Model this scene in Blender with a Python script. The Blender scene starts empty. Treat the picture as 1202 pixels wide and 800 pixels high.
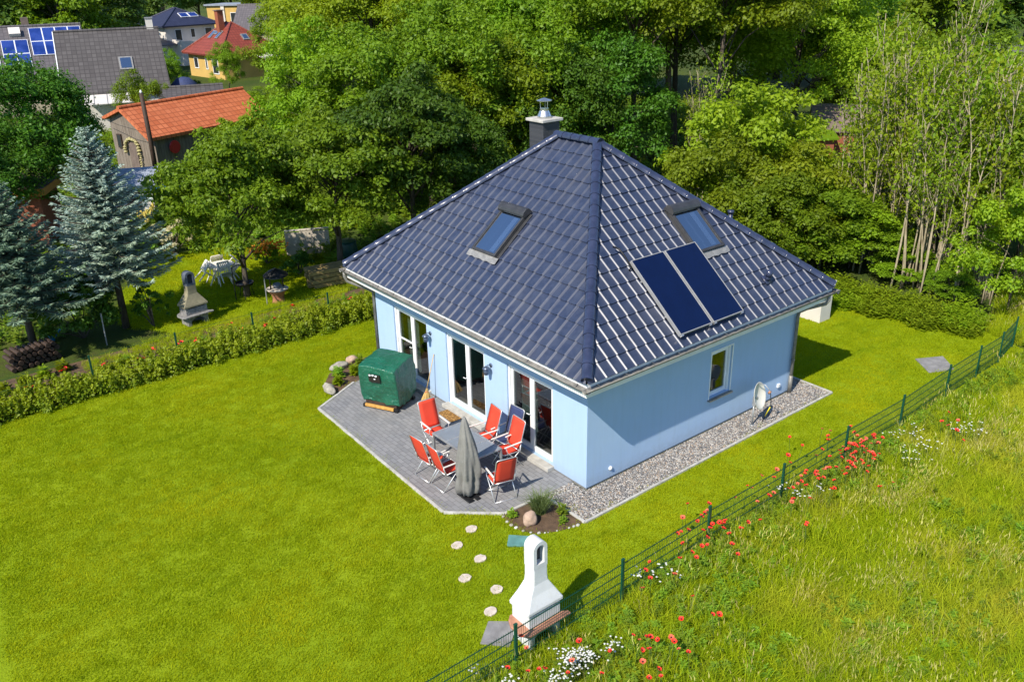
import bpy, bmesh, math, random
import numpy as np
from mathutils import Vector, Matrix, noise

R = math.radians
scene = bpy.context.scene
COL = scene.collection
random.seed(7)

# ------------------------------------------------------------------ helpers
class MB:
    """collects shapes and links them as one mesh object"""
    def __init__(s): s.v = []; s.f = []
    def add(s, vs, fs, M=None):
        b = len(s.v)
        for p in vs:
            p = Vector(p)
            s.v.append(tuple(M @ p) if M is not None else tuple(p))
        for f in fs: s.f.append(tuple(i + b for i in f))
        return s
    def box(s, x0, x1, y0, y1, z0, z1, M=None):
        vs = [(x0,y0,z0),(x1,y0,z0),(x1,y1,z0),(x0,y1,z0),(x0,y0,z1),(x1,y0,z1),(x1,y1,z1),(x0,y1,z1)]
        return s.add(vs, [(0,3,2,1),(4,5,6,7),(0,1,5,4),(1,2,6,5),(2,3,7,6),(3,0,4,7)], M)
    def tube(s, pts, r, n=8, M=None, cap=True):
        pts = [Vector(p) for p in pts]
        rs = r if isinstance(r, (list, tuple)) else [r]*len(pts)
        vs = []; fs = []; prev = None
        for i, p in enumerate(pts):
            d = (pts[min(i+1, len(pts)-1)] - pts[max(i-1, 0)])
            d = d.normalized() if d.length > 1e-9 else Vector((0,0,1))
            if prev is None:
                a = Vector((0,0,1)) if abs(d.z) < .9 else Vector((1,0,0))
                u = d.cross(a).normalized()
            else:
                u = (prev - d*prev.dot(d))
                u = u.normalized() if u.length > 1e-6 else d.orthogonal().normalized()
            prev = u; w = d.cross(u)
            for k in range(n):
                t = 2*math.pi*k/n
                vs.append(p + (u*math.cos(t) + w*math.sin(t))*rs[i])
        for i in range(len(pts)-1):
            for k in range(n):
                a = i*n+k; b = i*n+(k+1) % n
                fs.append((a, b, b+n, a+n))
        if cap:
            fs.append(tuple(range(n-1, -1, -1))); fs.append(tuple(range((len(pts)-1)*n, len(pts)*n)))
        return s.add(vs, fs, M)
    def lathe(s, prof, n=20, M=None, fold=None):
        vs = []; fs = []
        for j, (r, z) in enumerate(prof):
            for k in range(n):
                t = 2*math.pi*k/n
                rr = r*(fold(t, z) if fold else 1)
                vs.append((rr*math.cos(t), rr*math.sin(t), z))
        for j in range(len(prof)-1):
            for k in range(n):
                a = j*n+k; b = j*n+(k+1) % n
                fs.append((a, b, b+n, a+n))
        fs.append(tuple(range(n-1, -1, -1))); fs.append(tuple(range((len(prof)-1)*n, len(prof)*n)))
        return s.add(vs, fs, M)
    def prism(s, poly, z0, z1, M=None):
        n = len(poly)
        vs = [(x, y, z0) for x, y in poly] + [(x, y, z1) for x, y in poly]
        fs = [tuple(range(n-1, -1, -1)), tuple(range(n, 2*n))]
        fs += [(i, (i+1) % n, n+(i+1) % n, n+i) for i in range(n)]
        return s.add(vs, fs, M)
    def build(s, name, mat, parent=None, loc=None, rz=0, smooth=False, bevel=0, kind=None, label=None):
        me = bpy.data.meshes.new(name); me.from_pydata(s.v, [], s.f); me.update()
        o = bpy.data.objects.new(name, me); COL.objects.link(o)
        me.materials.append(mat)
        if smooth: me.polygons.foreach_set('use_smooth', [True]*len(me.polygons))
        if parent is not None: o.parent = parent
        if loc is not None: o.location = loc
        o.rotation_euler.z = rz
        if bevel:
            m = o.modifiers.new('bevel', 'BEVEL'); m.width = bevel; m.segments = 2; m.limit_method = 'ANGLE'
            m.harden_normals = False
        if kind: o['kind'] = kind
        if label: o['label'] = label
        return o

def TR(loc=(0,0,0), rx=0, ry=0, rz=0):
    return Matrix.Translation(loc) @ Matrix.Rotation(rz, 4, 'Z') @ Matrix.Rotation(ry, 4, 'Y') @ Matrix.Rotation(rx, 4, 'X')

def tag(o, label, cat, group=None):
    o['label'] = label; o['category'] = cat
    if group: o['group'] = group
    return o

def thing(name, label, cat, loc=(0,0,0), rz=0, group=None):
    o = bpy.data.objects.new(name, None); COL.objects.link(o)
    o.empty_display_size = .2
    o.location = loc; o.rotation_euler.z = rz
    return tag(o, label, cat, group)

KIDS = {}
def dup(root, loc, rz=0, label=None, group=None, scale=None, cat=None):
    r = root.copy(); COL.objects.link(r); r.location = loc; r.rotation_euler = (0, 0, rz)
    if scale is not None: r.scale = scale if isinstance(scale, tuple) else (scale,)*3
    if label: r['label'] = label
    if cat: r['category'] = cat
    if group: r['group'] = group
    for ch in list(root.children):
        c = ch.copy(); COL.objects.link(c); c.parent = r
        for g in list(ch.children):
            d = g.copy(); COL.objects.link(d); d.parent = c
    return r

def np_mesh(name, V, F, tint=None, mats=(), matidx=None, smooth=False):
    """V (N,3), F (M,k) arrays of equal sized faces"""
    V = np.asarray(V, np.float32); F = np.asarray(F, np.int32); k = F.shape[1]
    me = bpy.data.meshes.new(name)
    me.vertices.add(len(V)); me.vertices.foreach_set('co', V.ravel())
    me.loops.add(F.size); me.loops.foreach_set('vertex_index', F.ravel())
    me.polygons.add(len(F)); me.polygons.foreach_set('loop_start', np.arange(0, F.size, k, dtype=np.int32))
    me.polygons.foreach_set('loop_total', np.full(len(F), k, np.int32))
    if tint is not None:
        a = me.attributes.new('tint', 'FLOAT', 'FACE'); a.data.foreach_set('value', np.asarray(tint, np.float32))
    for m in mats: me.materials.append(m)
    if matidx is not None: me.polygons.foreach_set('material_index', np.asarray(matidx, np.int32))
    if smooth: me.polygons.foreach_set('use_smooth', np.ones(len(F), bool))
    me.update(calc_edges=True); me.validate()
    return me

def link(name, me, parent=None, loc=(0,0,0), rz=0):
    o = bpy.data.objects.new(name, me); COL.objects.link(o); o.location = loc; o.rotation_euler.z = rz
    if parent is not None: o.parent = parent
    return o

# ------------------------------------------------------------------ materials
class NT:
    def __init__(s, name):
        s.m = bpy.data.materials.new(name); s.m.use_nodes = True; s.t = s.m.node_tree; s.t.nodes.clear()
        s.out = s.n('ShaderNodeOutputMaterial')
    def n(s, typ, **kw):
        nd = s.t.nodes.new(typ)
        for k, v in kw.items(): setattr(nd, k, v)
        return nd
    def l(s, a, b): s.t.links.new(a, b)
    def val(s, sock, v):
        if hasattr(v, 'is_linked') or hasattr(v, 'links'): s.l(v, sock)
        else: sock.default_value = v
    def rgb(s, c): return (c[0], c[1], c[2], 1)
    def noise(s, scale, detail=4, rough=.55, vec=None, dist=0):
        nd = s.n('ShaderNodeTexNoise'); nd.inputs['Scale'].default_value = scale
        nd.inputs['Detail'].default_value = detail; nd.inputs['Roughness'].default_value = rough
        nd.inputs['Distortion'].default_value = dist
        if vec is None: vec = s.pos()
        s.l(vec, nd.inputs['Vector']); return nd.outputs['Fac']
    def pos(s):
        if not hasattr(s, '_p'): s._p = s.n('ShaderNodeNewGeometry')
        return s._p.outputs['Position']
    def obj(s):
        if not hasattr(s, '_o'): s._o = s.n('ShaderNodeTexCoord')
        return s._o.outputs['Object']
    def mapv(s, vec, scale=(1,1,1), rot=(0,0,0), loc=(0,0,0)):
        nd = s.n('ShaderNodeMapping'); nd.inputs['Scale'].default_value = scale; nd.inputs['Rotation'].default_value = rot
        nd.inputs['Location'].default_value = loc
        s.l(vec, nd.inputs['Vector']); return nd.outputs['Vector']
    def ramp(s, fac, lo, hi, a=0., b=1.):
        nd = s.n('ShaderNodeMapRange'); nd.inputs['From Min'].default_value = lo; nd.inputs['From Max'].default_value = hi
        nd.inputs['To Min'].default_value = a; nd.inputs['To Max'].default_value = b
        s.l(fac, nd.inputs['Value']); return nd.outputs['Result']
    def mix(s, fac, a, b, mode='MIX'):
        nd = s.n('ShaderNodeMix', data_type='RGBA', blend_type=mode)
        s.val(nd.inputs[0], fac)
        for sock, v in ((nd.inputs[6], a), (nd.inputs[7], b)):
            if isinstance(v, tuple): sock.default_value = s.rgb(v)
            else: s.l(v, sock)
        return nd.outputs[2]
    def math(s, op, a, b=0.):
        nd = s.n('ShaderNodeMath', operation=op); s.val(nd.inputs[0], a); s.val(nd.inputs[1], b); return nd.outputs[0]
    def bump(s, h, strength=.3, dist=.01, nrm=None):
        nd = s.n('ShaderNodeBump'); nd.inputs['Strength'].default_value = strength; nd.inputs['Distance'].default_value = dist
        s.l(h, nd.inputs['Height'])
        if nrm is not None: s.l(nrm, nd.inputs['Normal'])
        return nd.outputs['Normal']
    def princ(s, color, rough=.6, spec=.4, metal=0., nrm=None, coat=0., crough=.08):
        nd = s.n('ShaderNodeBsdfPrincipled')
        if isinstance(color, tuple): nd.inputs['Base Color'].default_value = s.rgb(color)
        else: s.l(color, nd.inputs['Base Color'])
        s.val(nd.inputs['Roughness'], rough); nd.inputs['Specular IOR Level'].default_value = spec
        nd.inputs['Metallic'].default_value = metal; nd.inputs['Coat Weight'].default_value = coat
        nd.inputs['Coat Roughness'].default_value = crough
        if nrm is not None: s.l(nrm, nd.inputs['Normal'])
        return nd.outputs[0]
    def done(s, sh): s.l(sh, s.out.inputs['Surface']); return s.m

def basic(name, c, rough=.6, var=.18, scale=6., spec=.4, metal=0., bump=0., bscale=60., coat=0., c2=None, bdist=.01):
    """a plain material with low frequency dirt and a bump"""
    t = NT(name)
    v = t.obj()
    n = t.noise(scale, 5, .6, v)
    dark = tuple(x*(1-var*1.3) for x in c); lite = c2 if c2 else tuple(min(1, x*(1+var)) for x in c)
    col = t.mix(t.ramp(n, .3, .7), dark, lite)
    rg = t.ramp(n, .2, .8, max(.02, rough-.08), min(1, rough+.08))
    nr = t.bump(t.noise(bscale, 3, .6, v), bump, bdist) if bump else None
    return t.done(t.princ(col, rg, spec, metal, nr, coat))

def leafmat(name, c1, c2, trans=.35, rough=.5, patch=.35, tcol=None, spec=.25):
    t = NT(name)
    at = t.n('ShaderNodeAttribute', attribute_name='tint')
    oi = t.n('ShaderNodeObjectInfo')
    col = t.mix(at.outputs['Fac'], c1, c2)
    n = t.noise(patch, 3, .6)
    col = t.mix(t.ramp(n, .35, .65, 0, .45), col, tuple((a+b)*.5*k for a, b, k in zip(c1, c2, (1.25, 1.1, .8))))
    hsv = t.n('ShaderNodeHueSaturation')
    t.l(t.ramp(oi.outputs['Random'], 0, 1, .485, .515), hsv.inputs['Hue'])
    t.l(t.ramp(oi.outputs['Random'], 0, 1, .76, 1.22), hsv.inputs['Value'])
    t.l(col, hsv.inputs['Color']); col = hsv.outputs['Color']
    p = t.princ(col, rough, spec)
    tr = t.n('ShaderNodeBsdfTranslucent')
    t.l(t.mix(1., col, tcol or (1.6, 1.5, .5), 'MULTIPLY'), tr.inputs['Color'])
    mx = t.n('ShaderNodeMixShader'); mx.inputs[0].default_value = trans
    t.l(p, mx.inputs[1]); t.l(tr.outputs[0], mx.inputs[2])
    return t.done(mx.outputs[0])

def glassmat(name, tint=(.55,.62,.62), refl=1.0, base=.06):
    t = NT(name)
    fr = t.n('ShaderNodeFresnel'); fr.inputs['IOR'].default_value = 1.6
    f = t.math('ADD', t.math('MULTIPLY', fr.outputs[0], refl), base)
    ge = t.n('ShaderNodeNewGeometry'); f = t.math('MULTIPLY', f, t.math('SUBTRACT', 1., ge.outputs['Backfacing']))   # inner face of the pane
    gl = t.n('ShaderNodeBsdfGlossy'); gl.inputs['Roughness'].default_value = .015
    gl.inputs['Color'].default_value = (.95,.97,1,1)
    tr = t.n('ShaderNodeBsdfTransparent'); tr.inputs['Color'].default_value = t.rgb(tint)
    mx = t.n('ShaderNodeMixShader'); t.l(f, mx.inputs[0]); t.l(tr.outputs[0], mx.inputs[1]); t.l(gl.outputs[0], mx.inputs[2])
    return t.done(mx.outputs[0])

M = {}
# house wall: pale blue mineral render
t = NT('blue_render'); n1 = t.noise(.6, 4, .6); n2 = t.noise(3.5, 4, .6)
c = t.mix(t.ramp(n1, .3, .7), (.345,.485,.69), (.385,.52,.715)); c = t.mix(t.ramp(n2, .45, .75, 0, .3), c, (.38,.505,.66))
n4 = t.noise(2.2, 5, .7, t.mapv(t.pos(), (3.5,3.5,.35))); c = t.mix(t.ramp(n4, .48, .75, 0, .4), c, (.33,.44,.58))
sz = t.n('ShaderNodeSeparateXYZ'); t.l(t.pos(), sz.inputs[0]); hgt = t.math('ADD', sz.outputs[2], t.math('MULTIPLY', t.noise(7, 4, .7), .5))
c = t.mix(t.ramp(hgt, .30, .62, .5, 0), c, (.30,.38,.46))      # splash dirt above the plinth
M['wall'] = t.done(t.princ(c, .9, .15, 0, t.bump(t.noise(120, 3, .7), .45, .008)))
M['plinth'] = basic('grey_plinth', (.20,.20,.205), .85, .2, 3, bump=.3, bscale=90)
# roof tiles: glazed blue-black
t = NT('glazed_roof_tile'); n1 = t.noise(.7, 4, .6, t.obj()); n2 = t.noise(9, 3, .6, t.obj())
c = t.mix(t.ramp(n2, .3, .7), (.018,.027,.058), (.032,.042,.080)); c = t.mix(t.ramp(n1, .45, .72, 0, .5), c, (.040,.044,.062)); c = t.mix(t.ramp(t.noise(3.1, 1, .5, t.obj()), .46, .62, 0, .55), c, (.044,.054,.088)); c = t.mix(t.ramp(t.noise(16, 5, .75, t.obj()), .62, .74, 0, .35), c, (.10,.105,.10))
M['tile'] = t.done(t.princ(c, t.ramp(n1, .3, .7, .36, .47), .62, 0, t.bump(t.noise(30, 2, .5, t.obj()), .05, .01), .33, .36))
M['tilecap'] = basic('glazed_ridge_cap', (.028,.036,.075), .36, .2, 4, .5, coat=.3)
M['zinc'] = basic('weathered_zinc', (.235,.225,.205), .55, .3, 5, .4, .3)
M['lead'] = basic('lead_flashing', (.27,.265,.255), .55, .2, 8, .4, .3, .2, 40)
M['white'] = basic('white_plastic', (.82,.83,.83), .35, .04, 3)
M['fascia'] = basic('white_fascia_paint', (.78,.77,.74), .5, .06, 3)
M['bronze'] = basic('roof_window_metal', (.075,.075,.078), .42, .15, 5, .5, .5)
M['steel'] = basic('polished_steel', (.62,.62,.62), .25, .08, 6, .5, .9)
M['alu'] = basic('aluminium', (.66,.66,.65), .34, .08, 6, .5, .75)
M['glass'] = glassmat('window_glass', (.50,.56,.56), 1.15, .05)
M['roofglass'] = glassmat('roof_window_glass', (.55,.62,.72), 2.2, .38)
t = NT('collector_glass'); n1 = t.noise(3, 3, .5, t.obj())
M['colframe'] = basic('collector_frame_paint', (.30,.30,.30), .5, .1, 6, .3, .15)
M['absorber'] = t.done(t.princ(t.mix(n1, (.0015,.005,.030), (.002,.008,.045)), .12, .35, 0, None, .25))
# chimney slate
t = NT('chimney_slate'); b = t.n('ShaderNodeTexBrick'); t.l(t.mapv(t.obj(), (1,1,1), (R(90),0,0)), b.inputs['Vector'])
b.inputs['Scale'].default_value = 6; b.inputs['Color1'].default_value = (.042,.044,.052,1); b.inputs['Color2'].default_value = (.06,.062,.07,1)
b.inputs['Mortar'].default_value = (.02,.02,.022,1); b.inputs['Mortar Size'].default_value = .012
M['slate'] = t.done(t.princ(b.outputs['Color'], .5, .4, 0, t.bump(b.outputs['Fac'], -.3, .006)))
M['concrete'] = basic('pale_concrete', (.46,.44,.40), .85, .16, 5, bump=.35, bscale=70)
M['stepstone'] = basic('step_stone', (.40,.385,.35), .8, .18, 6, bump=.3, bscale=60)
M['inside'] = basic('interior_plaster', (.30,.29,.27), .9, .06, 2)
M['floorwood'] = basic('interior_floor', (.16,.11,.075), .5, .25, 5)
M['sofa'] = basic('green_sofa_fabric', (.12,.15,.11), .9, .2, 8)
M['curtain'] = basic('sheer_curtain', (.55,.55,.52), .9, .1, 8)
# terrace pavers
t = NT('grey_pavers'); b = t.n('ShaderNodeTexBrick'); t.l(t.mapv(t.pos(), (1,1,1), (0,0,R(90))), b.inputs['Vector'])
b.inputs['Scale'].default_value = 1; b.inputs['Brick Width'].default_value = .24; b.inputs['Row Height'].default_value = .12
b.inputs['Mortar Size'].default_value = .006; b.inputs['Mortar Smooth'].default_value = .2
b.inputs['Color1'].default_value = (.185,.188,.195,1); b.inputs['Color2'].default_value = (.255,.255,.26,1); b.inputs['Mortar'].default_value = (.075,.075,.078,1)
n1 = t.noise(1.1, 5, .65); n2 = t.noise(45, 3, .7)
c = t.mix(t.ramp(n1, .4, .7, 0, .55), b.outputs['Color'], (.28,.27,.255)); c = t.mix(t.ramp(n2, .3, .7, 0, .25), c, (.11,.11,.115))
M['paver'] = t.done(t.princ(c, .8, .3, 0, t.bump(n2, .3, .006, t.bump(b.outputs['Fac'], -.6, .008))))
M['kerb'] = basic('pale_edging_stone', (.42,.41,.38), .85, .2, 6, bump=.3)
M['slab'] = basic('grey_slab', (.22,.215,.215), .85, .25, 4, bump=.3)
M['teal'] = basic('teal_cover_plate', (.10,.24,.22), .6, .2, 5)
M['greenpost'] = basic('green_powder_coat', (.006,.06,.035), .4, .15, 5)
M['tarp'] = None
t = NT('green_tarpaulin'); n1 = t.noise(2.2, 4, .6, t.obj()); n2 = t.noise(9, 5, .65, t.obj(), .6); n3 = t.noise(28, 3, .6, t.obj())
c = t.mix(t.ramp(n1, .3, .7), (.006,.085,.045), (.012,.13,.075)); c = t.mix(t.ramp(n2, .58, .75, 0, .3), c, (.05,.2,.14))
M['tarp'] = t.done(t.princ(c, .3, .55, 0, t.bump(n2, .9, .05, t.bump(n3, .35, .012)), .15))
M['labelblack'] = basic('black_label', (.02,.017,.015), .5, .2)
M['yellowwood'] = basic('orange_plank', (.55,.29,.07), .6, .2, 12)
t = NT('red_mesh_fabric'); n1 = t.noise(4, 3, .6, t.obj())
M['red'] = t.done(t.princ(t.mix(n1, (.58,.042,.022), (.72,.075,.035)), .65, .3, 0, t.bump(t.noise(220, 2, .5, t.obj()), .3, .003)))
M['navy'] = basic('navy_fabric', (.035,.05,.13), .75, .2, 5, bump=.2)
M['armrest'] = basic('pale_armrest', (.68,.65,.60), .45, .08)
M['tableglass'] = basic('table_glass_reflected_grey', (.20,.225,.26), .14, .06, 3, .7)  # opaque grey painted in place of the reflection on the glass
M['cover'] = None
t = NT('grey_umbrella_cover'); n1 = t.noise(3, 4, .6, t.obj()); n2 = t.noise(14, 4, .65, t.obj())
M['cover'] = t.done(t.princ(t.mix(t.ramp(n1, .3, .7), (.17,.165,.155), (.235,.23,.215)), .85, .2, 0, t.bump(n2, .5, .02)))
M['black'] = basic('black_plastic', (.012,.012,.013), .5, .2)
M['straw'] = basic('broom_straw', (.55,.36,.12), .8, .3, 25, bump=.5, bscale=120)
M['broomwood'] = basic('broom_handle_wood', (.52,.36,.16), .55, .2, 10)
M['coir'] = None
t = NT('coir_mat'); n1 = t.noise(60, 3, .7, t.obj()); b = t.n('ShaderNodeTexVoronoi'); b.inputs['Scale'].default_value = 14; t.l(t.obj(), b.inputs['Vector'])
c = t.mix(t.ramp(b.outputs['Distance'], .25, .45), (.40,.22,.07), (.13,.065,.02)); c = t.mix(t.ramp(n1, .3, .7, 0, .4), c, (.5,.30,.12))
M['coir'] = t.done(t.princ(c, .95, .1, 0, t.bump(n1, .6, .01)))
M['lampblue'] = basic('grey_blue_lamp_metal', (.09,.12,.18), .35, .15, 6, .5, .4)
M['dish'] = basic('beige_dish_paint', (.62,.60,.54), .45, .08, 5)
M['yellowrod'] = basic('yellow_cable_sleeve', (.65,.55,.03), .5, .1)
t = NT('white_masonry_paint'); n1 = t.noise(3, 5, .65, t.obj()); n2 = t.noise(5, 4, .7, t.mapv(t.obj(), (4,4,.5)))
c = t.mix(t.ramp(n1, .45, .75, 0, .5), (.62,.63,.63), (.52,.52,.50)); c = t.mix(t.ramp(n2, .55, .75, 0, .35), c, (.44,.43,.40))
M['bbqwhite'] = t.done(t.princ(c, .88, .15, 0, t.bump(t.noise(70, 4, .7, t.obj()), .4, .008)))
M['terracotta'] = basic('terracotta_shelf', (.42,.20,.125), .8, .2, 8, bump=.3)
M['soot'] = basic('sooty_opening', (.05,.05,.052), .9, .3, 5)
M['boulder'] = basic('pink_granite', (.44,.31,.23), .85, .25, 7, bump=.5, bscale=30)
M['boulder2'] = basic('pale_fieldstone', (.33,.305,.25), .85, .3, 6, bump=.5, bscale=30)
M['cream_stone'] = basic('cream_slab', (.55,.47,.40), .85, .2, 7, bump=.3)
M['soil'] = basic('garden_soil', (.10,.062,.036), .95, .35, 5, bump=.6, bscale=25, bdist=.03)
M['trunk'] = None
t = NT('bark'); v = t.mapv(t.obj(), (1,1,.25)); n1 = t.noise(14, 5, .65, v); n2 = t.noise(2, 3, .5, v)
c = t.mix(t.ramp(n1, .3, .7), (.045,.035,.027), (.14,.115,.09)); c = t.mix(t.ramp(n2, .5, .75, 0, .5), c, (.08,.085,.05))
M['trunk'] = t.done(t.princ(c, .9, .15, 0, t.bump(n1, .7, .03)))
t = NT('pale_bark'); n1 = t.noise(7, 4, .65, t.mapv(t.obj(), (1,1,.5))); 
c = t.mix(t.ramp(n1, .35, .65), (.23,.19,.12), (.46,.39,.27))
M['palebark'] = t.done(t.princ(c, .85, .2, 0, t.bump(n1, .5, .02)))
M['poppy'] = basic('poppy_petal', (.75,.035,.015), .6, .2, 30)
M['poppycore'] = basic('poppy_core', (.012,.01,.012), .7, .2)
M['stem'] = basic('flower_stem', (.07,.12,.025), .7, .2)
M['daisy'] = basic('white_petal', (.62,.62,.58), .6, .1, 30)
M['roofred'] = None
def tiledroof(name, c1, c2, sc=3.2, rot=0.):
    t = NT(name); v = t.obj(); b = t.n('ShaderNodeTexBrick'); t.l(v, b.inputs['Vector']); b.offset = 0
    b.inputs['Scale'].default_value = 1; b.inputs['Brick Width'].default_value = .34; b.inputs['Row Height'].default_value = .30
    b.inputs['Mortar Size'].default_value = .035; b.inputs['Mortar Smooth'].default_value = .6
    b.inputs['Color1'].default_value = t.rgb(c1); b.inputs['Color2'].default_value = t.rgb(c2); b.inputs['Mortar'].default_value = t.rgb(tuple(x*.6 for x in c1))
    n1 = t.noise(.9, 5, .65, v)
    c = t.mix(t.ramp(n1, .35, .7, 0, .5), b.outputs['Color'], tuple(x*.75 for x in c2))
    return t.done(t.princ(c, .55, .35, 0, t.bump(b.outputs['Fac'], -.5, .05)))
M['roof_orange'] = tiledroof('orange_tile_roof', (.46,.115,.04), (.60,.18,.075))
M['roof_grey'] = tiledroof('dark_grey_tile_roof', (.07,.062,.06), (.105,.095,.092))
M['roof_red'] = tiledroof('red_tile_roof', (.20,.042,.028), (.28,.062,.04))
M['roof_blue'] = tiledroof('blue_black_tile_roof', (.022,.027,.06), (.036,.042,.085))
M['roof_gray2'] = tiledroof('mid_grey_roof', (.10,.09,.095), (.14,.125,.13))
M['roof_brown'] = basic('brown_felt_roof', (.16,.12,.10), .9, .2, 3)
M['house_white'] = basic('white_house_render', (.62,.58,.53), .9, .08, 1)
M['house_yellow'] = basic('yellow_house_render', (.55,.36,.11), .9, .1, 1)
M['house_beige'] = basic('beige_house_render', (.42,.36,.25), .9, .1, 1)
M['darkwindow'] = basic('far_window_glass', (.03,.035,.04), .1, .2, 1, .6)
M['pv'] = None
t = NT('pv_cells'); n1 = t.noise(.9, 2, .5, t.obj())
M['pv'] = t.done(t.princ(t.mix(t.ramp(n1, .4, .6), (.010,.03,.17), (.025,.055,.25)), .2, .5))
t = NT('weathered_planks'); v = t.mapv(t.obj(), (7,7,.35)); n1 = t.noise(3, 4, .6, v)
M['planks'] = t.done(t.princ(t.mix(t.ramp(n1, .3, .7), (.11,.085,.065), (.26,.22,.18)), .85, .2, 0, t.bump(n1, .5, .02)))
M['darkwood'] = basic('dark_stained_wood', (.05,.03,.02), .7, .3, 8)
M['brick'] = basic('red_brick', (.28,.085,.045), .85, .3, 10)
M['tarpblue'] = basic('bright_blue_tarp', (.01,.20,.42), .5, .2, 5)
M['bluegrey'] = basic('blue_grey_sheet_roof', (.26,.29,.35), .6, .2, 4)
M['orangewood'] = basic('orange_fascia_board', (.48,.20,.04), .6, .2, 6)
M['mono'] = basic('ivory_garden_plastic', (.72,.68,.60), .5, .06, 4)
M['grillgrey'] = basic('grey_brown_masonry', (.24,.215,.14), .9, .2, 6, bump=.4)
M['grillbase'] = basic('grey_cobble_base', (.22,.215,.21), .9, .35, 16, bump=.6, bscale=20, bdist=.03)
M['slateblue'] = basic('slate_blue_cap', (.10,.12,.16), .5, .2, 5)
M['post_grey'] = basic('galvanised_post', (.36,.37,.38), .5, .2, 6, .5, .5)
M['planter'] = basic('clay_planter', (.36,.15,.09), .8, .25, 8)
M['barrel'] = basic('green_barrel_plastic', (.01,.06,.05), .4, .2)
M['oldwood'] = basic('yellowed_timber', (.28,.20,.075), .85, .3, 9, bump=.3)
M['creamwall'] = basic('cream_garden_wall', (.50,.44,.36), .9, .15, 4, bump=.3)
M['redsign'] = basic('red_enamel', (.45,.02,.03), .4, .15)
M['yellowflower'] = leafmat('yellow_blossom', (.55,.42,.10), (.70,.55,.22), .2)
M['creamleaf'] = leafmat('cream_variegated_leaf', (.42,.40,.20), (.66,.62,.42), .2)
M['orangeflower'] = leafmat('orange_blossom', (.60,.15,.02), (.72,.26,.05), .2)
# leaves
M['leaf_bright'] = leafmat('bright_tree_leaf', (.115,.200,.008), (.235,.345,.014), .40)
M['leaf_mid'] = leafmat('mid_green_leaf', (.095,.185,.009), (.195,.315,.014), .39)
M['leaf_dark'] = leafmat('dark_green_leaf', (.042,.110,.010), (.09,.19,.013), .32)
M['leaf_yellow'] = leafmat('yellow_green_leaf', (.150,.240,.010), (.285,.375,.016), .42)
M['leaf_far'] = leafmat('far_wood_leaf', (.060,.140,.022), (.125,.225,.030), .34)
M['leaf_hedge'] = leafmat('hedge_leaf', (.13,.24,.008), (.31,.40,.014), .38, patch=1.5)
M['leaf_fern'] = leafmat('fern_leaf', (.14,.22,.010), (.25,.33,.014), .42)
M['needle'] = leafmat('blue_spruce_needle', (.17,.245,.20), (.36,.45,.385), .12, tcol=(1,1,1))
M['needle_green'] = leafmat('green_spruce_needle', (.11,.20,.13), (.25,.36,.25), .12, tcol=(1,1,1))
def grassmat(name, c1, c2, cy, cd, trans):
    t = NT(name); at = t.n('ShaderNodeAttribute', attribute_name='tint')
    c = t.mix(at.outputs['Fac'], c1, c2)
    a = t.noise(.33, 5, .62); b = t.noise(1.3, 4, .65, t.mapv(t.pos(), (.45,1.9,1), (0,0,R(-38)))); e = t.noise(3.6, 4, .7)
    c = t.mix(t.ramp(a, .46, .66, 0, .75), c, cy); c = t.mix(t.ramp(b, .54, .72, 0, .55), c, cd); c = t.mix(t.ramp(e, .58, .75, 0, .5), c, cy)
    p = t.princ(c, .7, .06); tr = t.n('ShaderNodeBsdfTranslucent'); t.l(t.mix(1., c, (1.5,1.4,.5), 'MULTIPLY'), tr.inputs['Color'])
    mx = t.n('ShaderNodeMixShader'); mx.inputs[0].default_value = trans; t.l(p, mx.inputs[1]); t.l(tr.outputs[0], mx.inputs[2]); return t.done(mx.outputs[0])
M['blade_lawn'] = grassmat('lawn_blade', (.235,.320,.004), (.36,.425,.008), (.44,.45,.010), (.125,.22,.004), .45)
M['blade_meadow'] = grassmat('meadow_blade', (.23,.34,.008), (.46,.53,.016), (.54,.52,.05), (.15,.29,.018), .45)
M['blade_straw'] = leafmat('dry_meadow_stalk', (.42,.39,.11), (.60,.54,.22), .35, .7, .6)
M['blade_weed'] = leafmat('meadow_weed_leaf', (.13,.245,.02), (.26,.38,.03), .38, .6, .6)
M['ornament'] = leafmat('ornamental_grass_blade', (.09,.16,.045), (.20,.27,.10), .3)
# lawn ground sheet
t = NT('mown_lawn')
n1 = t.noise(.22, 4, .6); n2 = t.noise(2.2, 4, .65, t.mapv(t.pos(), (1,2.8,1), (0,0,R(38)))); n3 = t.noise(30, 3, .7)
c = t.mix(t.ramp(n1, .35, .65), (.17,.25,.005), (.24,.31,.008)); c = t.mix(t.ramp(n2, .35, .7, 0, .6), c, (.24,.30,.009)); c = t.mix(t.ramp(n3, .45, .75, 0, .45), c, (.09,.14,.005))
M['lawn'] = t.done(t.princ(c, .9, .1, 0, t.bump(n3, .8, .03)))
t = NT('meadow_soil_and_thatch'); n1 = t.noise(.5, 4, .6); n3 = t.noise(18, 4, .7)
c = t.mix(t.ramp(n1, .35, .65), (.10,.15,.010), (.17,.20,.02)); c = t.mix(t.ramp(n3, .4, .7, 0, .6), c, (.03,.045,.01))
M['meadow'] = t.done(t.princ(c, .95, .1, 0, t.bump(n3, .9, .05)))
t = NT('garden_and_woodland_ground'); n1 = t.noise(.12, 4, .6); n2 = t.noise(1.6, 4, .65); n3 = t.noise(14, 4, .7)
c = t.mix(t.ramp(n1, .4, .6), (.045,.075,.012), (.075,.10,.014)); c = t.mix(t.ramp(n2, .5, .7, 0, .5), c, (.075,.055,.032)); c = t.mix(t.ramp(n3, .4, .7, 0, .5), c, (.025,.04,.01))
M['ground'] = t.done(t.princ(c, .95, .1, 0, t.bump(n3, .8, .05)))
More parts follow.
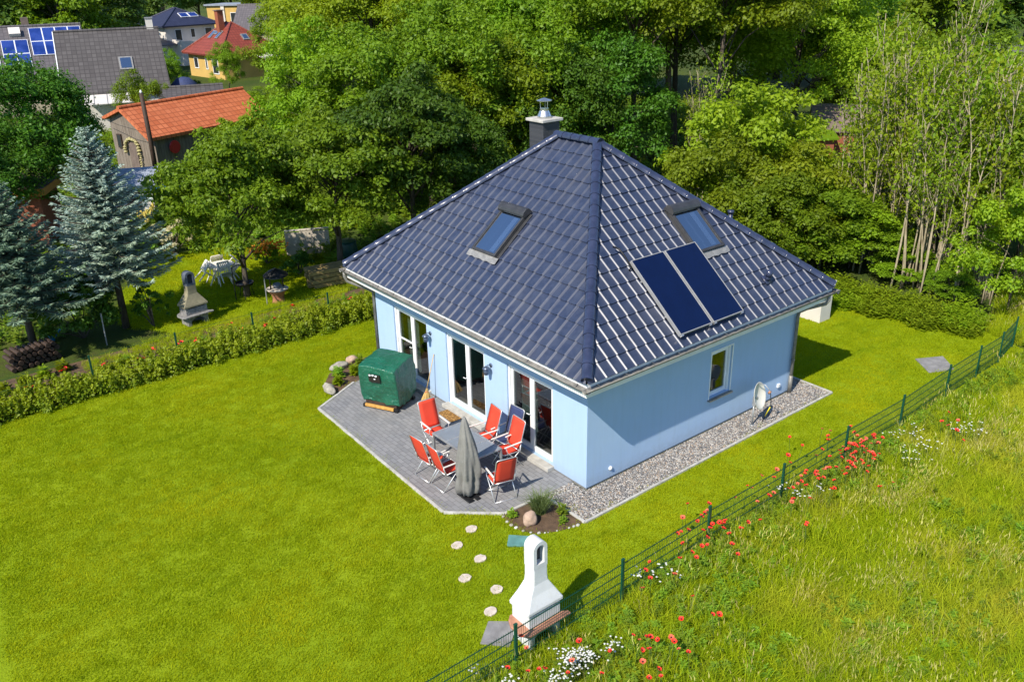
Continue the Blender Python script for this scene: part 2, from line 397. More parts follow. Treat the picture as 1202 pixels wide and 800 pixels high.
# gravel
t = NT('gravel_bed_sheet'); vo = t.n('ShaderNodeTexVoronoi'); vo.inputs['Scale'].default_value = 26; t.l(t.pos(), vo.inputs['Vector'])
sp = t.n('ShaderNodeSeparateColor'); t.l(vo.outputs['Color'], sp.inputs[0])
c = t.mix(sp.outputs[0], (.09,.085,.08), (.34,.31,.28)); c = t.mix(t.ramp(vo.outputs['Distance'], .35, .7), c, (.03,.028,.026))
M['gravel'] = t.done(t.princ(c, .85, .2, 0, t.bump(vo.outputs['Distance'], -.8, .03)))
t = NT('pebble'); oi = t.n('ShaderNodeObjectInfo')
cr = t.n('ShaderNodeValToRGB'); t.l(oi.outputs['Random'], cr.inputs[0]); cr.color_ramp.interpolation = 'CONSTANT'
el = cr.color_ramp.elements; el[0].position = 0; el[0].color = (.10,.10,.105,1); el[1].position = .22; el[1].color = (.22,.215,.21,1)
for ps, cc in ((.42,(.36,.34,.31,1)),(.62,(.27,.21,.16,1)),(.74,(.52,.49,.45,1)),(.88,(.16,.15,.155,1)),(.95,(.42,.31,.22,1))):
    e = el.new(ps); e.color = cc
n1 = t.noise(60, 3, .6, t.obj())
M['pebble'] = t.done(t.princ(t.mix(t.ramp(n1, .3, .7, 0, .35), cr.outputs[0], (.20,.19,.18)), .75, .3))
# ------------------------------------------------------------------ main dimensions (metres, x along garden wall, y along terrace wall)
W, L, HR = 7.656, 9.104, 6.805
OV0, HE0 = .715, 3.014                    # edge line the roof fittings are measured from
TAN = (HR-HE0)/(W/2+OV0); OV = .60; HE = HE0+(OV0-OV)*TAN; PITCH = math.atan(TAN); CP = math.cos(PITCH); SP = math.sin(PITCH)
FY = -3.17          # line of the mesh fence
TERR = [(-2.79,7.64),(-2.96,1.38),(-1.98,.51),(-.86,.51),(-.86,.44),(0,.44),(0,8.75),(-1.26,8.45)]
GRAV = [(-.85,.44),(-.84,-.87),(8.42,-.80),(8.42,L+.8),(W,L+.8),(W,0),(0,0),(0,.44)]
BED1 = [(-2.06,.50),(-2.16,.15),(-2.12,-.22),(-1.98,-.48),(-1.74,-.66),(-1.40,-.80),(-1.08,-.88),(-.87,-.87),(-.87,.44),(-.87,.50)]
BED2 = [(-2.1,8.05),(-2.15,8.45),(-1.95,9.0),(-1.55,9.5),(-1.0,9.85),(-.45,9.9),(0,9.8),(0,8.78),(-1.27,8.48)]

def inside(p, poly):
    x, y = p; c = False; j = len(poly)-1
    for i in range(len(poly)):
        xi, yi = poly[i]; xj, yj = poly[j]
        if (yi > y) != (yj > y) and x < (xj-xi)*(y-yi)/(yj-yi)+xi: c = not c
        j = i
    return c

def sheet(name, poly, z, mat, kind='structure', th=.0):
    b = MB(); b.add([(x, y, z) for x, y in poly], [tuple(range(len(poly)))])
    o = b.build(name, mat); o['kind'] = kind
    if o.data.polygons[0].normal.z < 0: o.data.flip_normals()
    return o

def cells(poly, step, z, holes=(), test=None):
    xs = [p[0] for p in poly]; ys = [p[1] for p in poly]
    V = []; F = []
    x = min(xs)
    while x < max(xs):
        y = min(ys)
        while y < max(ys):
            c = (x+step/2, y+step/2)
            if inside(c, poly) and not any(inside(c, h) for h in holes) and (test is None or test(*c)):
                b = len(V); V += [(x,y,z),(x+step,y,z),(x+step,y+step,z),(x,y+step,z)]; F.append((b,b+1,b+2,b+3))
            y += step
        x += step
    return V, F

SRC = {}
def sources(key, meshes):
    c = bpy.data.collections.new(key)
    for i, me in enumerate(meshes):
        o = bpy.data.objects.new(key+'_source', me); c.objects.link(o)
    SRC[key] = c
    return c

def scatter(name, VF, coll, density, smin, smax, seed, tilt=.15, nz=None):
    """plants or pebbles nobody could count: instances spread over a sheet of ground"""
    V, F = VF
    me = np_mesh(name, V, F); o = link(name, me); o['kind'] = 'stuff'
    g = bpy.data.node_groups.new(name, 'GeometryNodeTree')
    g.interface.new_socket('Geometry', in_out='INPUT', socket_type='NodeSocketGeometry')
    g.interface.new_socket('Geometry', in_out='OUTPUT', socket_type='NodeSocketGeometry')
    N = g.nodes.new; lk = g.links.new
    gi = N('NodeGroupInput'); go = N('NodeGroupOutput')
    d = N('GeometryNodeDistributePointsOnFaces'); d.distribute_method = 'RANDOM'
    d.inputs['Seed'].default_value = seed; d.inputs['Density'].default_value = density
    lk(gi.outputs[0], d.inputs['Mesh'])
    if nz:
        nt = N('ShaderNodeTexNoise'); nt.inputs['Scale'].default_value = nz[0]; nt.inputs['Detail'].default_value = 3
        ps = N('GeometryNodeInputPosition'); of = N('ShaderNodeVectorMath'); of.operation = 'ADD'; of.inputs[1].default_value = (seed*3.7, seed*1.3, 0)
        lk(ps.outputs[0], of.inputs[0]); lk(of.outputs[0], nt.inputs['Vector'])
        mr = N('ShaderNodeMapRange'); mr.inputs['From Min'].default_value = nz[1]; mr.inputs['From Max'].default_value = nz[2]
        mr.inputs['To Min'].default_value = 0; mr.inputs['To Max'].default_value = density
        lk(nt.outputs[0], mr.inputs['Value']); lk(mr.outputs['Result'], d.inputs['Density'])
    ci = N('GeometryNodeCollectionInfo'); ci.inputs['Collection'].default_value = coll
    ci.inputs['Separate Children'].default_value = True; ci.inputs['Reset Children'].default_value = True
    ip = N('GeometryNodeInstanceOnPoints'); ip.inputs['Pick Instance'].default_value = True
    lk(d.outputs['Points'], ip.inputs['Points']); lk(ci.outputs[0], ip.inputs['Instance'])
    rr = N('FunctionNodeRandomValue'); rr.data_type = 'FLOAT_VECTOR'
    rr.inputs[0].default_value = (-tilt, -tilt, 0); rr.inputs[1].default_value = (tilt, tilt, 6.283); rr.inputs['Seed'].default_value = seed+1
    lk(rr.outputs[0], ip.inputs['Rotation'])
    rs = N('FunctionNodeRandomValue'); rs.data_type = 'FLOAT'
    rs.inputs[2].default_value = smin; rs.inputs[3].default_value = smax; rs.inputs['Seed'].default_value = seed+2
    lk(rs.outputs[1], ip.inputs['Scale'])
    lk(ip.outputs[0], go.inputs[0])
    md = o.modifiers.new('scatter', 'NODES'); md.node_group = g
    return o

def tuft(name, nb, rad, hmin, hmax, w, lean, mat, seed, droop=.5, heads=None):
    """a tuft of bent blades (two quads each, the upper one tapering)"""
    rs = random.Random(seed); V = []; F = []; T = []; MI = []
    for i in range(nb):
        a = rs.uniform(0, 6.283); r = rad*math.sqrt(rs.random()); h = rs.uniform(hmin, hmax)
        bx, by = r*math.cos(a), r*math.sin(a)
        la = rs.uniform(0, 6.283); ln = h*lean*rs.uniform(.2, 1)
        dx, dy = math.cos(la)*ln, math.sin(la)*ln
        fa = rs.uniform(0, 6.283); wx, wy = math.cos(fa)*w/2, math.sin(fa)*w/2
        b = len(V)
        V += [(bx-wx,by-wy,0),(bx+wx,by+wy,0),(bx+dx*.4+wx*.8,by+dy*.4+wy*.8,h*.6),(bx+dx*.4-wx*.8,by+dy*.4-wy*.8,h*.6),
              (bx+dx+wx*.12,by+dy+wy*.12,h*(1-droop*.25)),(bx+dx-wx*.12,by+dy-wy*.12,h*(1-droop*.25))]
        F += [(b,b+1,b+2,b+3),(b+3,b+2,b+4,b+5)]
        tv = rs.random(); T += [tv, tv]; MI += [0, 0]
        if heads and rs.random() < heads:
            x, y, z = bx+dx, by+dy, h*(1-droop*.25)
            b = len(V); hl = h*.2
            V += [(x,y,z-hl*.1),(x+.007,y+.004,z+hl*.4),(x+dx*.2,y+dy*.2,z+hl),(x-.007,y-.004,z+hl*.4)]
            F.append((b,b+1,b+2,b+3)); T.append(rs.random()); MI.append(1)
    ms = (mat, M['blade_straw']) if heads else (mat,)
    return np_mesh(name, V, F, T, ms, MI if heads else None)

def weed(name, nst, h, leaf, mat, seed, rad=0.):
    """a leafy stalked weed clump"""
    rs = random.Random(seed); V = []; F = []; T = []
    for s in range(nst):
        a = rs.uniform(0, 6.283); hh = h*rs.uniform(.55, 1); le = rs.uniform(.05, .3)*hh; ba = rs.uniform(0, 6.283); br = rad*math.sqrt(rs.random()); b0x, b0y = br*math.cos(ba), br*math.sin(ba)
        for k in range(rs.randint(7, 11)):
            z = hh*(k+.5)/10; f = z/hh
            cx, cy = b0x+math.cos(a)*le*f+rs.uniform(-.03,.03), b0y+math.sin(a)*le*f+rs.uniform(-.03,.03)
            la = rs.uniform(0, 6.283); ll = leaf*rs.uniform(.6, 1.2)*(1.1-.6*f); up = rs.uniform(-.1, .6)*ll
            ux, uy = math.cos(la), math.sin(la); wx, wy = -uy*ll*.22, ux*ll*.22
            b = len(V)
            V += [(cx,cy,z),(cx+ux*ll*.5+wx,cy+uy*ll*.5+wy,z+up*.7),(cx+ux*ll,cy+uy*ll,z+up),(cx+ux*ll*.5-wx,cy+uy*ll*.5-wy,z+up*.7)]
            F.append((b,b+1,b+2,b+3)); T.append(rs.random())
    return np_mesh(name, V, F, T, (mat,))

# ------------------------------------------------------------------ ground, lawn, meadow
g = MB(); g.add([(-400,-400,-.03),(600,-400,-.03),(600,700,-.03),(-400,700,-.03)], [(0,1,2,3)])
g.build('ground', M['ground'])['kind'] = 'structure'
LAWN = [(-26,FY),(15.3,FY),(15.9,-1.6),(15.0,1.0),(14.2,3.6),(14.2,12.6),(-26,12.6)]
sheet('lawn', LAWN, 0, M['lawn'])
sheet('meadow', [(-40,-60),(60,-60),(60,FY),(-40,FY)], -.004, M['meadow'])
GARDEN_GRASS = [(-3.9,15.6),(2.4,15.6),(4.0,17.8),(4.2,22.0),(1.6,24.4),(-1.5,24.6),(-4.0,21.5),(-5.2,18)]
sheet('garden_lawn', GARDEN_GRASS, -.012, M['lawn'])
sheet('flower_bed_soil', [(-16,13.3),(7,13.3),(7,15.6),(-16,15.5)], -.016, M['soil'])
sheet('gravel_sheet', GRAV, .008, M['gravel'])
sheet('planting_bed_soil', BED1, .012, M['soil'])
sheet('corner_bed_soil', BED2, .012, M['soil'])
tb = MB(); tb.prism(TERR[::-1] if False else TERR, -.02, .03); tr_ = tb.build('terrace', M['paver'], kind='structure')

def strip(name, pts, w, z0, z1, mat):
    b = MB()
    for (x0,y0),(x1,y1) in zip(pts, pts[1:]):
        d = Vector((x1-x0, y1-y0)); ln = d.length; d.normalize(); a = math.atan2(d.y, d.x); n = max(1, round(ln/1.0)); s = ln/n
        for k in range(n):
            b.box(k*s+.004, (k+1)*s-.004, -w/2, w/2, z0, z1, TR((x0,y0,0), 0, 0, a))
    o = b.build(name, mat, bevel=.006); o['kind'] = 'structure'; return o
strip('terrace_kerb', [(-1.28,8.49),(-2.83,7.66),(-3.0,1.37),(-2.0,.47),(-.90,.47)], .07, -.05, .042, M['kerb'])
strip('gravel_kerb', [(-.89,.50),(-.88,-.91),(8.46,-.84),(8.46,L+.8)], .06, -.05, .05, M['kerb'])

tl = [tuft('lawn_tuft', 46, .16, .022, .05, .010, .9, M['blade_lawn'], 100+i) for i in range(5)]
sources('lawn_tufts', tl)
HOUSEP = [(-.1,-.1),(W+.1,-.1),(W+.1,L+.1),(-.1,L+.1)]
def seen(x, y):   # the part of the lawn the photograph shows
    dx, dy = x+11.646, y+12.276
    f = dx*.6158+dy*.7880; r = dx*.7822-dy*.6227
    return f > 8 and abs(r) < f*.66+1.2
PADS = [[(-4.80,-2.4),(-4.33,-2.0),(-3.9,-2.35),(-4.4,-2.8)], [(11.6,-1.9),(12.3,-1.15),(13.1,-1.6),(12.45,-2.3)], [(-2.68,-.42),(-2.40,-.20),(-2.08,-.55),(-2.34,-.76)]]
holes = [TERR, GRAV, BED1, BED2, HOUSEP] + PADS
scatter('lawn_grass', cells(LAWN, .12, .0, holes, seen), SRC['lawn_tufts'], 75, .75, 1.3, 11, .1)
scatter('garden_lawn_grass', cells(GARDEN_GRASS, .2, -.01), SRC['lawn_tufts'], 35, 1.0, 1.8, 12, .1)
# pebbles
pm = []
for i in range(4):
    bm = bmesh.new(); bmesh.ops.create_icosphere(bm, subdivisions=1, radius=1)
    rs = random.Random(50+i)
    for v in bm.verts: v.co *= rs.uniform(.85, 1.12)
    bmesh.ops.scale(bm, vec=(1, rs.uniform(.6,.9), rs.uniform(.45,.7)), verts=bm.verts)
    me = bpy.data.meshes.new('pebble'); bm.to_mesh(me); bm.free(); me.materials.append(M['pebble'])
    me.polygons.foreach_set('use_smooth', [True]*len(me.polygons)); pm.append(me)
sources('pebbles', pm)
GRV = [(-.85,.44),(-.84,-.87),(8.42,-.80),(8.42,4.5),(W,4.5),(W,-.03),(-.03,-.03),(-.03,.44)]
scatter('gravel', cells(GRV, .04, .022), SRC['pebbles'], 1500, .014, .032, 21, .5)
# meadow
mt = [tuft('meadow_tuft', 40, .17, .10, .36, .010, 1.2, M['blade_meadow'], 200+i) for i in range(5)]
sources('meadow_tufts', mt)
st = [tuft('meadow_stalk', 9, .16, .40, .72, .007, .55, M['blade_straw'], 300+i, heads=.9) for i in range(3)]
sources('meadow_stalks', st)
wd = [weed('meadow_weed', 7, .42, .13, M['blade_weed'], 400+i) for i in range(4)]
sources('meadow_weeds', wd)
gt = [tuft('green_stalk', 11, .14, .35, .66, .008, .5, M['blade_meadow'], 330+i, heads=.75) for i in range(3)]
sources('meadow_seed_stalks', gt)
MEAD = [(-9,-9.5),(4,-12),(26,-12),(26,1.5),(15.9,-1.6),(15.6,FY-.03),(-9,FY-.03)]
mc = cells(MEAD, .2, 0, (), seen)
scatter('meadow_grass', mc, SRC['meadow_tufts'], 46, .55, 1.2, 31, .3)
scatter('dry_meadow_stalks', mc, SRC['meadow_stalks'], 7, .7, 1.1, 32, .25, (.55, .50, .66))
scatter('meadow_seed_grass', mc, SRC['meadow_seed_stalks'], 9, .7, 1.2, 33, .2, (.4, .40, .55))
scatter('meadow_weeds', mc, SRC['meadow_weeds'], 22, .6, 1.1, 34, .15, (.5, .46, .62))
for k_, (px_, py_, ra_) in enumerate(((8.75,-5.05,.75),(9.35,-4.75,.5),(-.55,-6.65,.7),(.2,-6.9,.55),(5.6,-4.9,.5),(2.3,-6.2,.6))):
    ring_ = [(px_+ra_*(1+.25*math.sin(3*a_*.5236+k_))*math.cos(a_*.5236), py_+ra_*.6*(1+.2*math.cos(2*a_*.5236+k_))*math.sin(a_*.5236)) for a_ in range(12)]
    scatter('dry_grass_patch', cells(ring_, .12, 0), SRC['meadow_stalks'], 46 if k_ < 2 else 24, .45, .85, 40+k_, .7)
edge = cells([(-9,-4.3),(-4,-4.9),(-1,-4.7),(2,-4.3),(6,-3.8),(8.5,-3.7),(15.4,-3.5),(15.4,FY+.05),(-9,FY+.05)], .1, 0, (), seen)
scatter('fence_edge_weeds', edge, SRC['meadow_weeds'], 40, .55, 1.05, 35, .15, (.45, .38, .56))
# ------------------------------------------------------------------ the bungalow
house = thing('bungalow', 'pale blue bungalow with a glossy dark blue hipped tile roof', 'house', (0,0,0))

def wall(name, O, U, N, ln, h, ops, t=.30, mat=M['wall'], z0=.06):
    O, U, N = Vector(O), Vector(U), Vector(N); b = MB()
    us = sorted({0, ln} | {o[0] for o in ops} | {o[1] for o in ops}); zs = sorted({z0, h} | {o[2] for o in ops} | {o[3] for o in ops})
    P = lambda u, z, d: O + U*u - N*d + Vector((0,0,z))
    for i in range(len(us)-1):
        for j in range(len(zs)-1):
            cu, cz = (us[i]+us[i+1])/2, (zs[j]+zs[j+1])/2
            if any(o[0] < cu < o[1] and o[2] < cz < o[3] for o in ops): continue
            for d in (0, t):
                q = [P(us[i],zs[j],d), P(us[i+1],zs[j],d), P(us[i+1],zs[j+1],d), P(us[i],zs[j+1],d)]
                b.add(q, [(0,1,2,3)] if d == 0 else [(3,2,1,0)])
    for u0, u1, a, c in ops:
        for q in ([(u0,a),(u0,c)], [(u1,c),(u1,a)], [(u0,c),(u1,c)], [(u1,a),(u0,a)]):
            (ua, za), (ub, zb) = q
            b.add([P(ua,za,0), P(ub,zb,0), P(ub,zb,t), P(ua,za,t)], [(0,1,2,3)])
    return b.build(name, mat, house)

SOF = 2.79
DOORS = [(1.16,2.86),(3.78,5.48),(6.40,8.12)]
DZ0, DZ1 = .13, 2.20
wall('terrace_wall', (0,L,0), (0,-1,0), (-1,0,0), L, SOF+.05, [(L-b, L-a, DZ0, DZ1) for a, b in DOORS])
wall('garden_wall', (0,0,0), (1,0,0), (0,-1,0), W, SOF+.05, [(4.17,4.97,.93,2.20)])
wall('rear_wall', (W,0,0), (0,1,0), (1,0,0), L, SOF+.05, [(2.0,3.2,.9,2.2)])
wall('side_wall', (W,L,0), (-1,0,0), (0,1,0), W, SOF+.05, [(2.5,3.7,.9,2.2)])
p = MB()   # the plinth stands 12 mm behind the render
p.box(.012, W-.012, .012, .06, -.05, .06); p.box(.012, .06, .062, L-.062, -.05, .06)
p.box(W-.06, W-.012, .062, L-.062, -.05, .06); p.box(.012, W-.012, L-.06, L-.012, -.05, .06)
p.build('plinth', M['plinth'], house)
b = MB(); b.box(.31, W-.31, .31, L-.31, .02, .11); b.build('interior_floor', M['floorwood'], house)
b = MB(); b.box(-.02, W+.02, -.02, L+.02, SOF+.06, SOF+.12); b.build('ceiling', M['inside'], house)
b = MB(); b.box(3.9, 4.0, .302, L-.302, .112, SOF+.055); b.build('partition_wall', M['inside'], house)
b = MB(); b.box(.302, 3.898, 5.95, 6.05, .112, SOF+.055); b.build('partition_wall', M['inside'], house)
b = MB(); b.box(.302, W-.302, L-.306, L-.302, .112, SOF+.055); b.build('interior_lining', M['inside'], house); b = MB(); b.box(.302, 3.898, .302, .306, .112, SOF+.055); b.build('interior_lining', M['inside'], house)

# terrace doors: frame > panes, handle; each door with its own roller shutter rail
for k, (ya, yb) in enumerate(DOORS):
    X = .10
    f = MB()
    f.box(X, X+.08, ya, ya+.06, DZ0, DZ1); f.box(X, X+.08, yb-.06, yb, DZ0, DZ1)
    f.box(X, X+.08, ya+.06, yb-.06, DZ1-.06, DZ1); f.box(X, X+.08, ya+.06, yb-.06, DZ0, DZ0+.05)
    ym = (ya+yb)/2; lz0, lz1 = DZ0+.055, DZ1-.065
    leaves = [(ya+.065, ym-.003), (ym+.003, yb-.065)]
    for (a, c) in leaves:
        f.box(X-.018, X+.055, a, a+.075, lz0, lz1); f.box(X-.018, X+.055, c-.075, c, lz0, lz1)
        f.box(X-.018, X+.055, a+.075, c-.075, lz1-.08, lz1); f.box(X-.018, X+.055, a+.075, c-.075, lz0, lz0+.09)
    if k == 2: f.box(X-.012, X+.05, leaves[1][0]+.075, leaves[1][1]-.075, 1.20, 1.235)
    fr = f.build('terrace_door', M['white'], house, bevel=.006)
    for (a, c) in leaves:
        q = MB(); q.box(X+.012, X+.026, a+.07, c-.07, lz0+.085, lz1-.075); q.build('pane', M['glass'], fr)
    h = MB(); hy = leaves[1][0]+.035
    h.box(X-.03, X-.018, hy-.015, hy+.015, 1.02, 1.17); h.tube([(X-.03,hy,1.12),(X-.075,hy,1.12),(X-.075,hy+.10,1.115)], .010, 8)
    h.build('handle', M['white'], fr)
    r = MB(); r.box(.045, .098, yb-.05, yb-.002, DZ0, DZ1); r.box(.045, .098, ya+.002, ya+.05, DZ0, DZ1); r.box(.04, .098, ya+.052, yb-.052, DZ1-.05, DZ1-.002)
    r.build('shutter_rail', M['white'], fr)
    s = MB(); s.box(-.21, .10, ya-.05, yb+.05, .031, DZ0-.004); s.build('door_step', M['stepstone'], house, bevel=.01)
    if k != 1:
        cu = MB(); n = 26; x0 = .42
        ys = [yb-.05-.62*i/n for i in range(n+1)]
        vs = []
        for i, y in enumerate(ys): vs += [(x0+.035*math.sin(i*1.35), y, .16), (x0+.03*math.sin(i*1.35), y, 2.3)]
        cu.add(vs, [(2*i, 2*i+2, 2*i+3, 2*i+1) for i in range(n)]); cu.build('curtain', M['curtain'], house, smooth=True)
# garden window
f = MB(); a, c, z0, z1, Y = 4.17, 4.97, .93, 2.20, .10
f.box(a, a+.06, Y, Y+.07, z0, z1); f.box(c-.06, c, Y, Y+.07, z0, z1); f.box(a+.06, c-.06, Y, Y+.07, z1-.06, z1); f.box(a+.06, c-.06, Y, Y+.07, z0, z0+.06)
f.box(a+.062, a+.125, Y-.015, Y+.05, z0+.062, z1-.062); f.box(c-.125, c-.062, Y-.015, Y+.05, z0+.062, z1-.062)
f.box(a+.125, c-.125, Y-.015, Y+.05, z1-.125, z1-.062); f.box(a+.125, c-.125, Y-.015, Y+.05, z0+.062, z0+.125)
f.box(a+.002, a+.045, .04, .098, z0, z1); f.box(c-.045, c-.002, .04, .098, z0, z1)
f.box(a-.035, a-.001, -.018, .0, z0-.03, z1+.04); f.box(c+.001, c+.035, -.018, .0, z0-.03, z1+.04); f.box(a-.001, c+.001, -.018, .0, z1+.003, z1+.04)
win = f.build('window', M['white'], house, bevel=.005)
q = MB(); q.box(a+.12, c-.12, Y+.012, Y+.026, z0+.12, z1-.12); q.build('pane', M['glass'], win)
q = MB(); q.box(a-.05, c+.05, -.09, .097, z0-.045, z0-.004); q.build('sill', M['zinc'], win, bevel=.004)
for O, U, nm in (((W,2.0),(0,1),'window'), ((W-2.5,L),(-1,0),'window')):
    Mx = Matrix.Translation((O[0],O[1],0)) @ Matrix.Rotation(math.atan2(U[1],U[0]), 4, 'Z')
    f = MB(); f.box(0,.07,.1,.17,.9,2.2,Mx); f.box(1.13,1.2,.1,.17,.9,2.2,Mx); f.box(.07,1.13,.1,.17,2.13,2.2,Mx); f.box(.07,1.13,.1,.17,.9,.97,Mx); f.box(.565,.635,.1,.17,.97,2.13,Mx)
    w2 = f.build(nm, M['white'], house)
    q = MB(); q.box(.07,1.13,.13,.14,.97,2.13,Mx); q.build('pane', M['glass'], w2)

# roof: every course of tiles is real: pan, roll and a stepped lower edge, trimmed at the hips
def roof_face(b, A, U, elen, slen_top, trim=True):
    A, U = Vector(A), Vector(U); Hn = Vector((-U.y, U.x, 0))      # horizontal direction up the slope
    S = Hn*CP + Vector((0,0,SP)); Nn = -Hn*SP + Vector((0,0,CP))
    tw = elen/round(elen/.30); nt_ = round(elen/.30)
    prof = [(.00,.004),(.10,.0),(.40,.0),(.64,.001),(.665,.004),(.71,.015),(.755,.029),(.80,.036),(.87,.031),(.935,.018),(.985,.006)]
    nc = 15; ch = slen_top/nc
    us = []; hs = []
    for i in range(nt_):
        for a, h in prof: us.append((i+a)*tw); hs.append(h)
    us.append(nt_*tw); hs.append(.004)
    bm = bmesh.new()
    for c in range(nc):
        s0 = c*ch-.03; s1 = (c+1)*ch+.004
        rs = random.Random(c*31+int(elen*10))
        jit = [rs.uniform(-.0025, .0025) for _ in range(nt_+1)]
        lo = []; hi = []; lip0 = []; lip1 = []
        for i, (u, h) in enumerate(zip(us, hs)):
            j = jit[i//len(prof)]
            sag = .012*(abs((i % len(prof))-3)/4.)**2 if (i % len(prof)) < 6 else 0
            lo.append(bm.verts.new((u, s0-sag, h+.040+j))); hi.append(bm.verts.new((u, s1, h+.006+j)))
            lip0.append(bm.verts.new((u, s0-sag, h+.040+j))); lip1.append(bm.verts.new((u, s0-sag+.004, h+.004)))
        for i in range(len(us)-1):
            fa = bm.faces.new((lo[i], lo[i+1], hi[i+1], hi[i])); fa.smooth = True
            bm.faces.new((lip1[i], lip1[i+1], lip0[i+1], lip0[i]))
    for co, no in (((0,0,0),(-1,CP,0)), ((elen,0,0),(1,CP,0))):
        geom = bm.verts[:] + bm.edges[:] + bm.faces[:]
        bmesh.ops.bisect_plane(bm, geom=geom, plane_co=co, plane_no=Vector(no).normalized(), clear_outer=True, dist=1e-5)
    base = len(b.v); bm.verts.index_update()
    for v in bm.verts:
        b.v.append(tuple(A + U*v.co.x + S*v.co.y + Nn*v.co.z))
    sm = []
    for f in bm.faces:
        b.f.append(tuple(base+v.index for v in f.verts)); sm.append(f.smooth)
    bm.free(); return sm
E0 = (-OV,-OV); EX, EY = W+2*OV, L+2*OV
SL = (W/2+OV)/CP
b = MB(); sm = []
sm += roof_face(b, (-OV, L+OV, HE), (0,-1,0), EY, SL)
sm += roof_face(b, (-OV, -OV, HE), (1,0,0), EX, SL)
sm += roof_face(b, (W+OV, -OV, HE), (0,1,0), EY, SL)
sm += roof_face(b, (W+OV, L+OV, HE), (-1,0,0), EX, SL)
roof = b.build('roof', M['tile'], house)
roof.data.polygons.foreach_set('use_smooth', sm)
R1 = Vector((W/2, L-W/2, HR)); R2 = Vector((W/2, W/2, HR))
cs = [Vector((-OV,-OV,HE)), Vector((W+OV,-OV,HE)), Vector((W+OV,L+OV,HE)), Vector((-OV,L+OV,HE))]
b = MB(); dn = Vector((0,0,-.03)); ins = .06
v = [c+dn+Vector((ins if c.x < 1 else -ins, ins if c.y < 1 else -ins, 0)) for c in cs] + [R2+dn, R1+dn]
b.add(v, [(0,1,4),(1,2,5,4),(2,3,5),(3,0,4,5)]); b.build('roof_light_seal', M['black'], house)  # black sheet added under the tiles to stop light leaks
def caps(name, P0, P1, r=.115):
    b = MB(); d = (P1-P0); ln = d.length; d.normalize(); side = d.cross(Vector((0,0,1))).normalized(); up = side.cross(d)
    n = max(1, round(ln/.375)); s = ln/n
    for k in range(n):
        ring = [(-.012,1.045),(.02,1.06),(.06,1.045),(.07,1.0),(s*.6,.985),(s+.01,.96)]
        m = 9; vs = []; fs = []
        for (t_, rr) in ring:
            c = P0 + d*(k*s+t_) + up*(.012)
            for i in range(m):
                a = math.pi*(i/(m-1))*1.12 - math.pi*.06
                vs.append(c + side*math.cos(a)*r*rr*1.12 + up*math.sin(a)*r*rr)
        for j in range(len(ring)-1):
            for i in range(m-1): fs.append((j*m+i, j*m+i+1, (j+1)*m+i+1, (j+1)*m+i))
        fs.append(tuple(range(m)))
        b.add(vs, fs)
    o = b.build(name, M['tilecap'], house, smooth=True); return o
for c, rdg in zip(cs, (R2, R2, R1, R1)): caps('hip_cap', c + (rdg-c).normalized()*.05 + Vector((0,0,.035)), rdg+Vector((0,0,.045)))
caps('ridge_cap', R2+Vector((0,-.12,.05)), R1+Vector((0,.12,.05)))
# eaves: soffit boards, fascia, gutters
b = MB(); x0, x1, y0, y1 = -OV+.05, W+OV-.05, -OV+.05, L+OV-.05
b.box(x0, .0, y0, y1, SOF, SOF+.02); b.box(W, x1, y0, y1, SOF, SOF+.02); b.box(.0, W, y0, .0, SOF, SOF+.02); b.box(.0, W, L, y1, SOF, SOF+.02)
b.build('soffit', M['fascia'], house)
b = MB(); z0, z1 = SOF-.025, HE-.03
b.box(x0-.022, x0, y0-.022, y1+.022, z0, z1); b.box(x1, x1+.022, y0-.022, y1+.022, z0, z1)
b.box(x0, x1, y0-.022, y0, z0, z1); b.box(x0, x1, y1, y1+.022, z0, z1); b.build('fascia', M['fascia'], house)
def gutter(P0, P1, out):
    b = MB(); P0, P1, out = Vector(P0), Vector(P1), Vector(out); m = 9; r = .072; vs = []; fs = []
    for P in (P0, P1):
        for rr in (r, r-.006):
            for i in range(m):
                a = math.pi*i/(m-1); vs.append(P + out*(math.cos(a)*rr) - Vector((0,0,math.sin(a)*rr)))
    for i in range(m-1):
        fs.append((i, i+1, 2*m+i+1, 2*m+i)); fs.append((m+i+1, m+i, 3*m+i, 3*m+i+1))
    fs.append((0, 2*m, 3*m, m)); fs.append((m-1, 2*m-1, 4*m-1, 3*m-1))
    fs.append(tuple(range(m))); fs.append(tuple(range(2*m, 3*m)))
    b.add(vs, fs); b.tube([P0+out*r, P1+out*r], .011, 8)
    n = int((P1-P0).length/.8)
    for k in range(n):
        q = P0.lerp(P1, (k+.5)/n); d = (P1-P0).normalized()
        b.add([q+out*r-d*.012+Vector((0,0,.008)), q+out*r+d*.012+Vector((0,0,.008)), q-out*r+d*.012+Vector((0,0,.012)), q-out*r-d*.012+Vector((0,0,.012))], [(0,1,2,3)])
    b.build('gutter', M['zinc'], house, smooth=True)
gz = 3.005; g0 = -OV-.052
gutter((g0,-OV-.12,gz), (g0,L+OV+.12,gz), (-1,0,0)); gutter((-OV-.12,g0,gz-.003), (W+OV+.12,g0,gz-.003), (0,-1,0))
gutter((W-g0,-OV-.12,gz), (W-g0,L+OV+.12,gz), (1,0,0)); gutter((-OV-.12,L-g0,gz-.003), (W+OV+.12,L-g0,gz-.003), (0,1,0))
b = MB(); b.tube([(8.0,g0,gz-.05),(8.0,g0,2.80),(7.97,-.60,2.70),(7.72,-.22,2.52),(7.60,-.09,2.42),(7.58,-.075,2.30),(7.58,-.075,.05)], .046, 12)
b.tube([(7.58,-.075,1.0),(7.58,-.075,1.04)], .053, 12); b.tube([(7.58,-.075,.0),(7.58,-.075,.55)], .055, 12)
b.build('downpipe', M['zinc'], house, smooth=True)
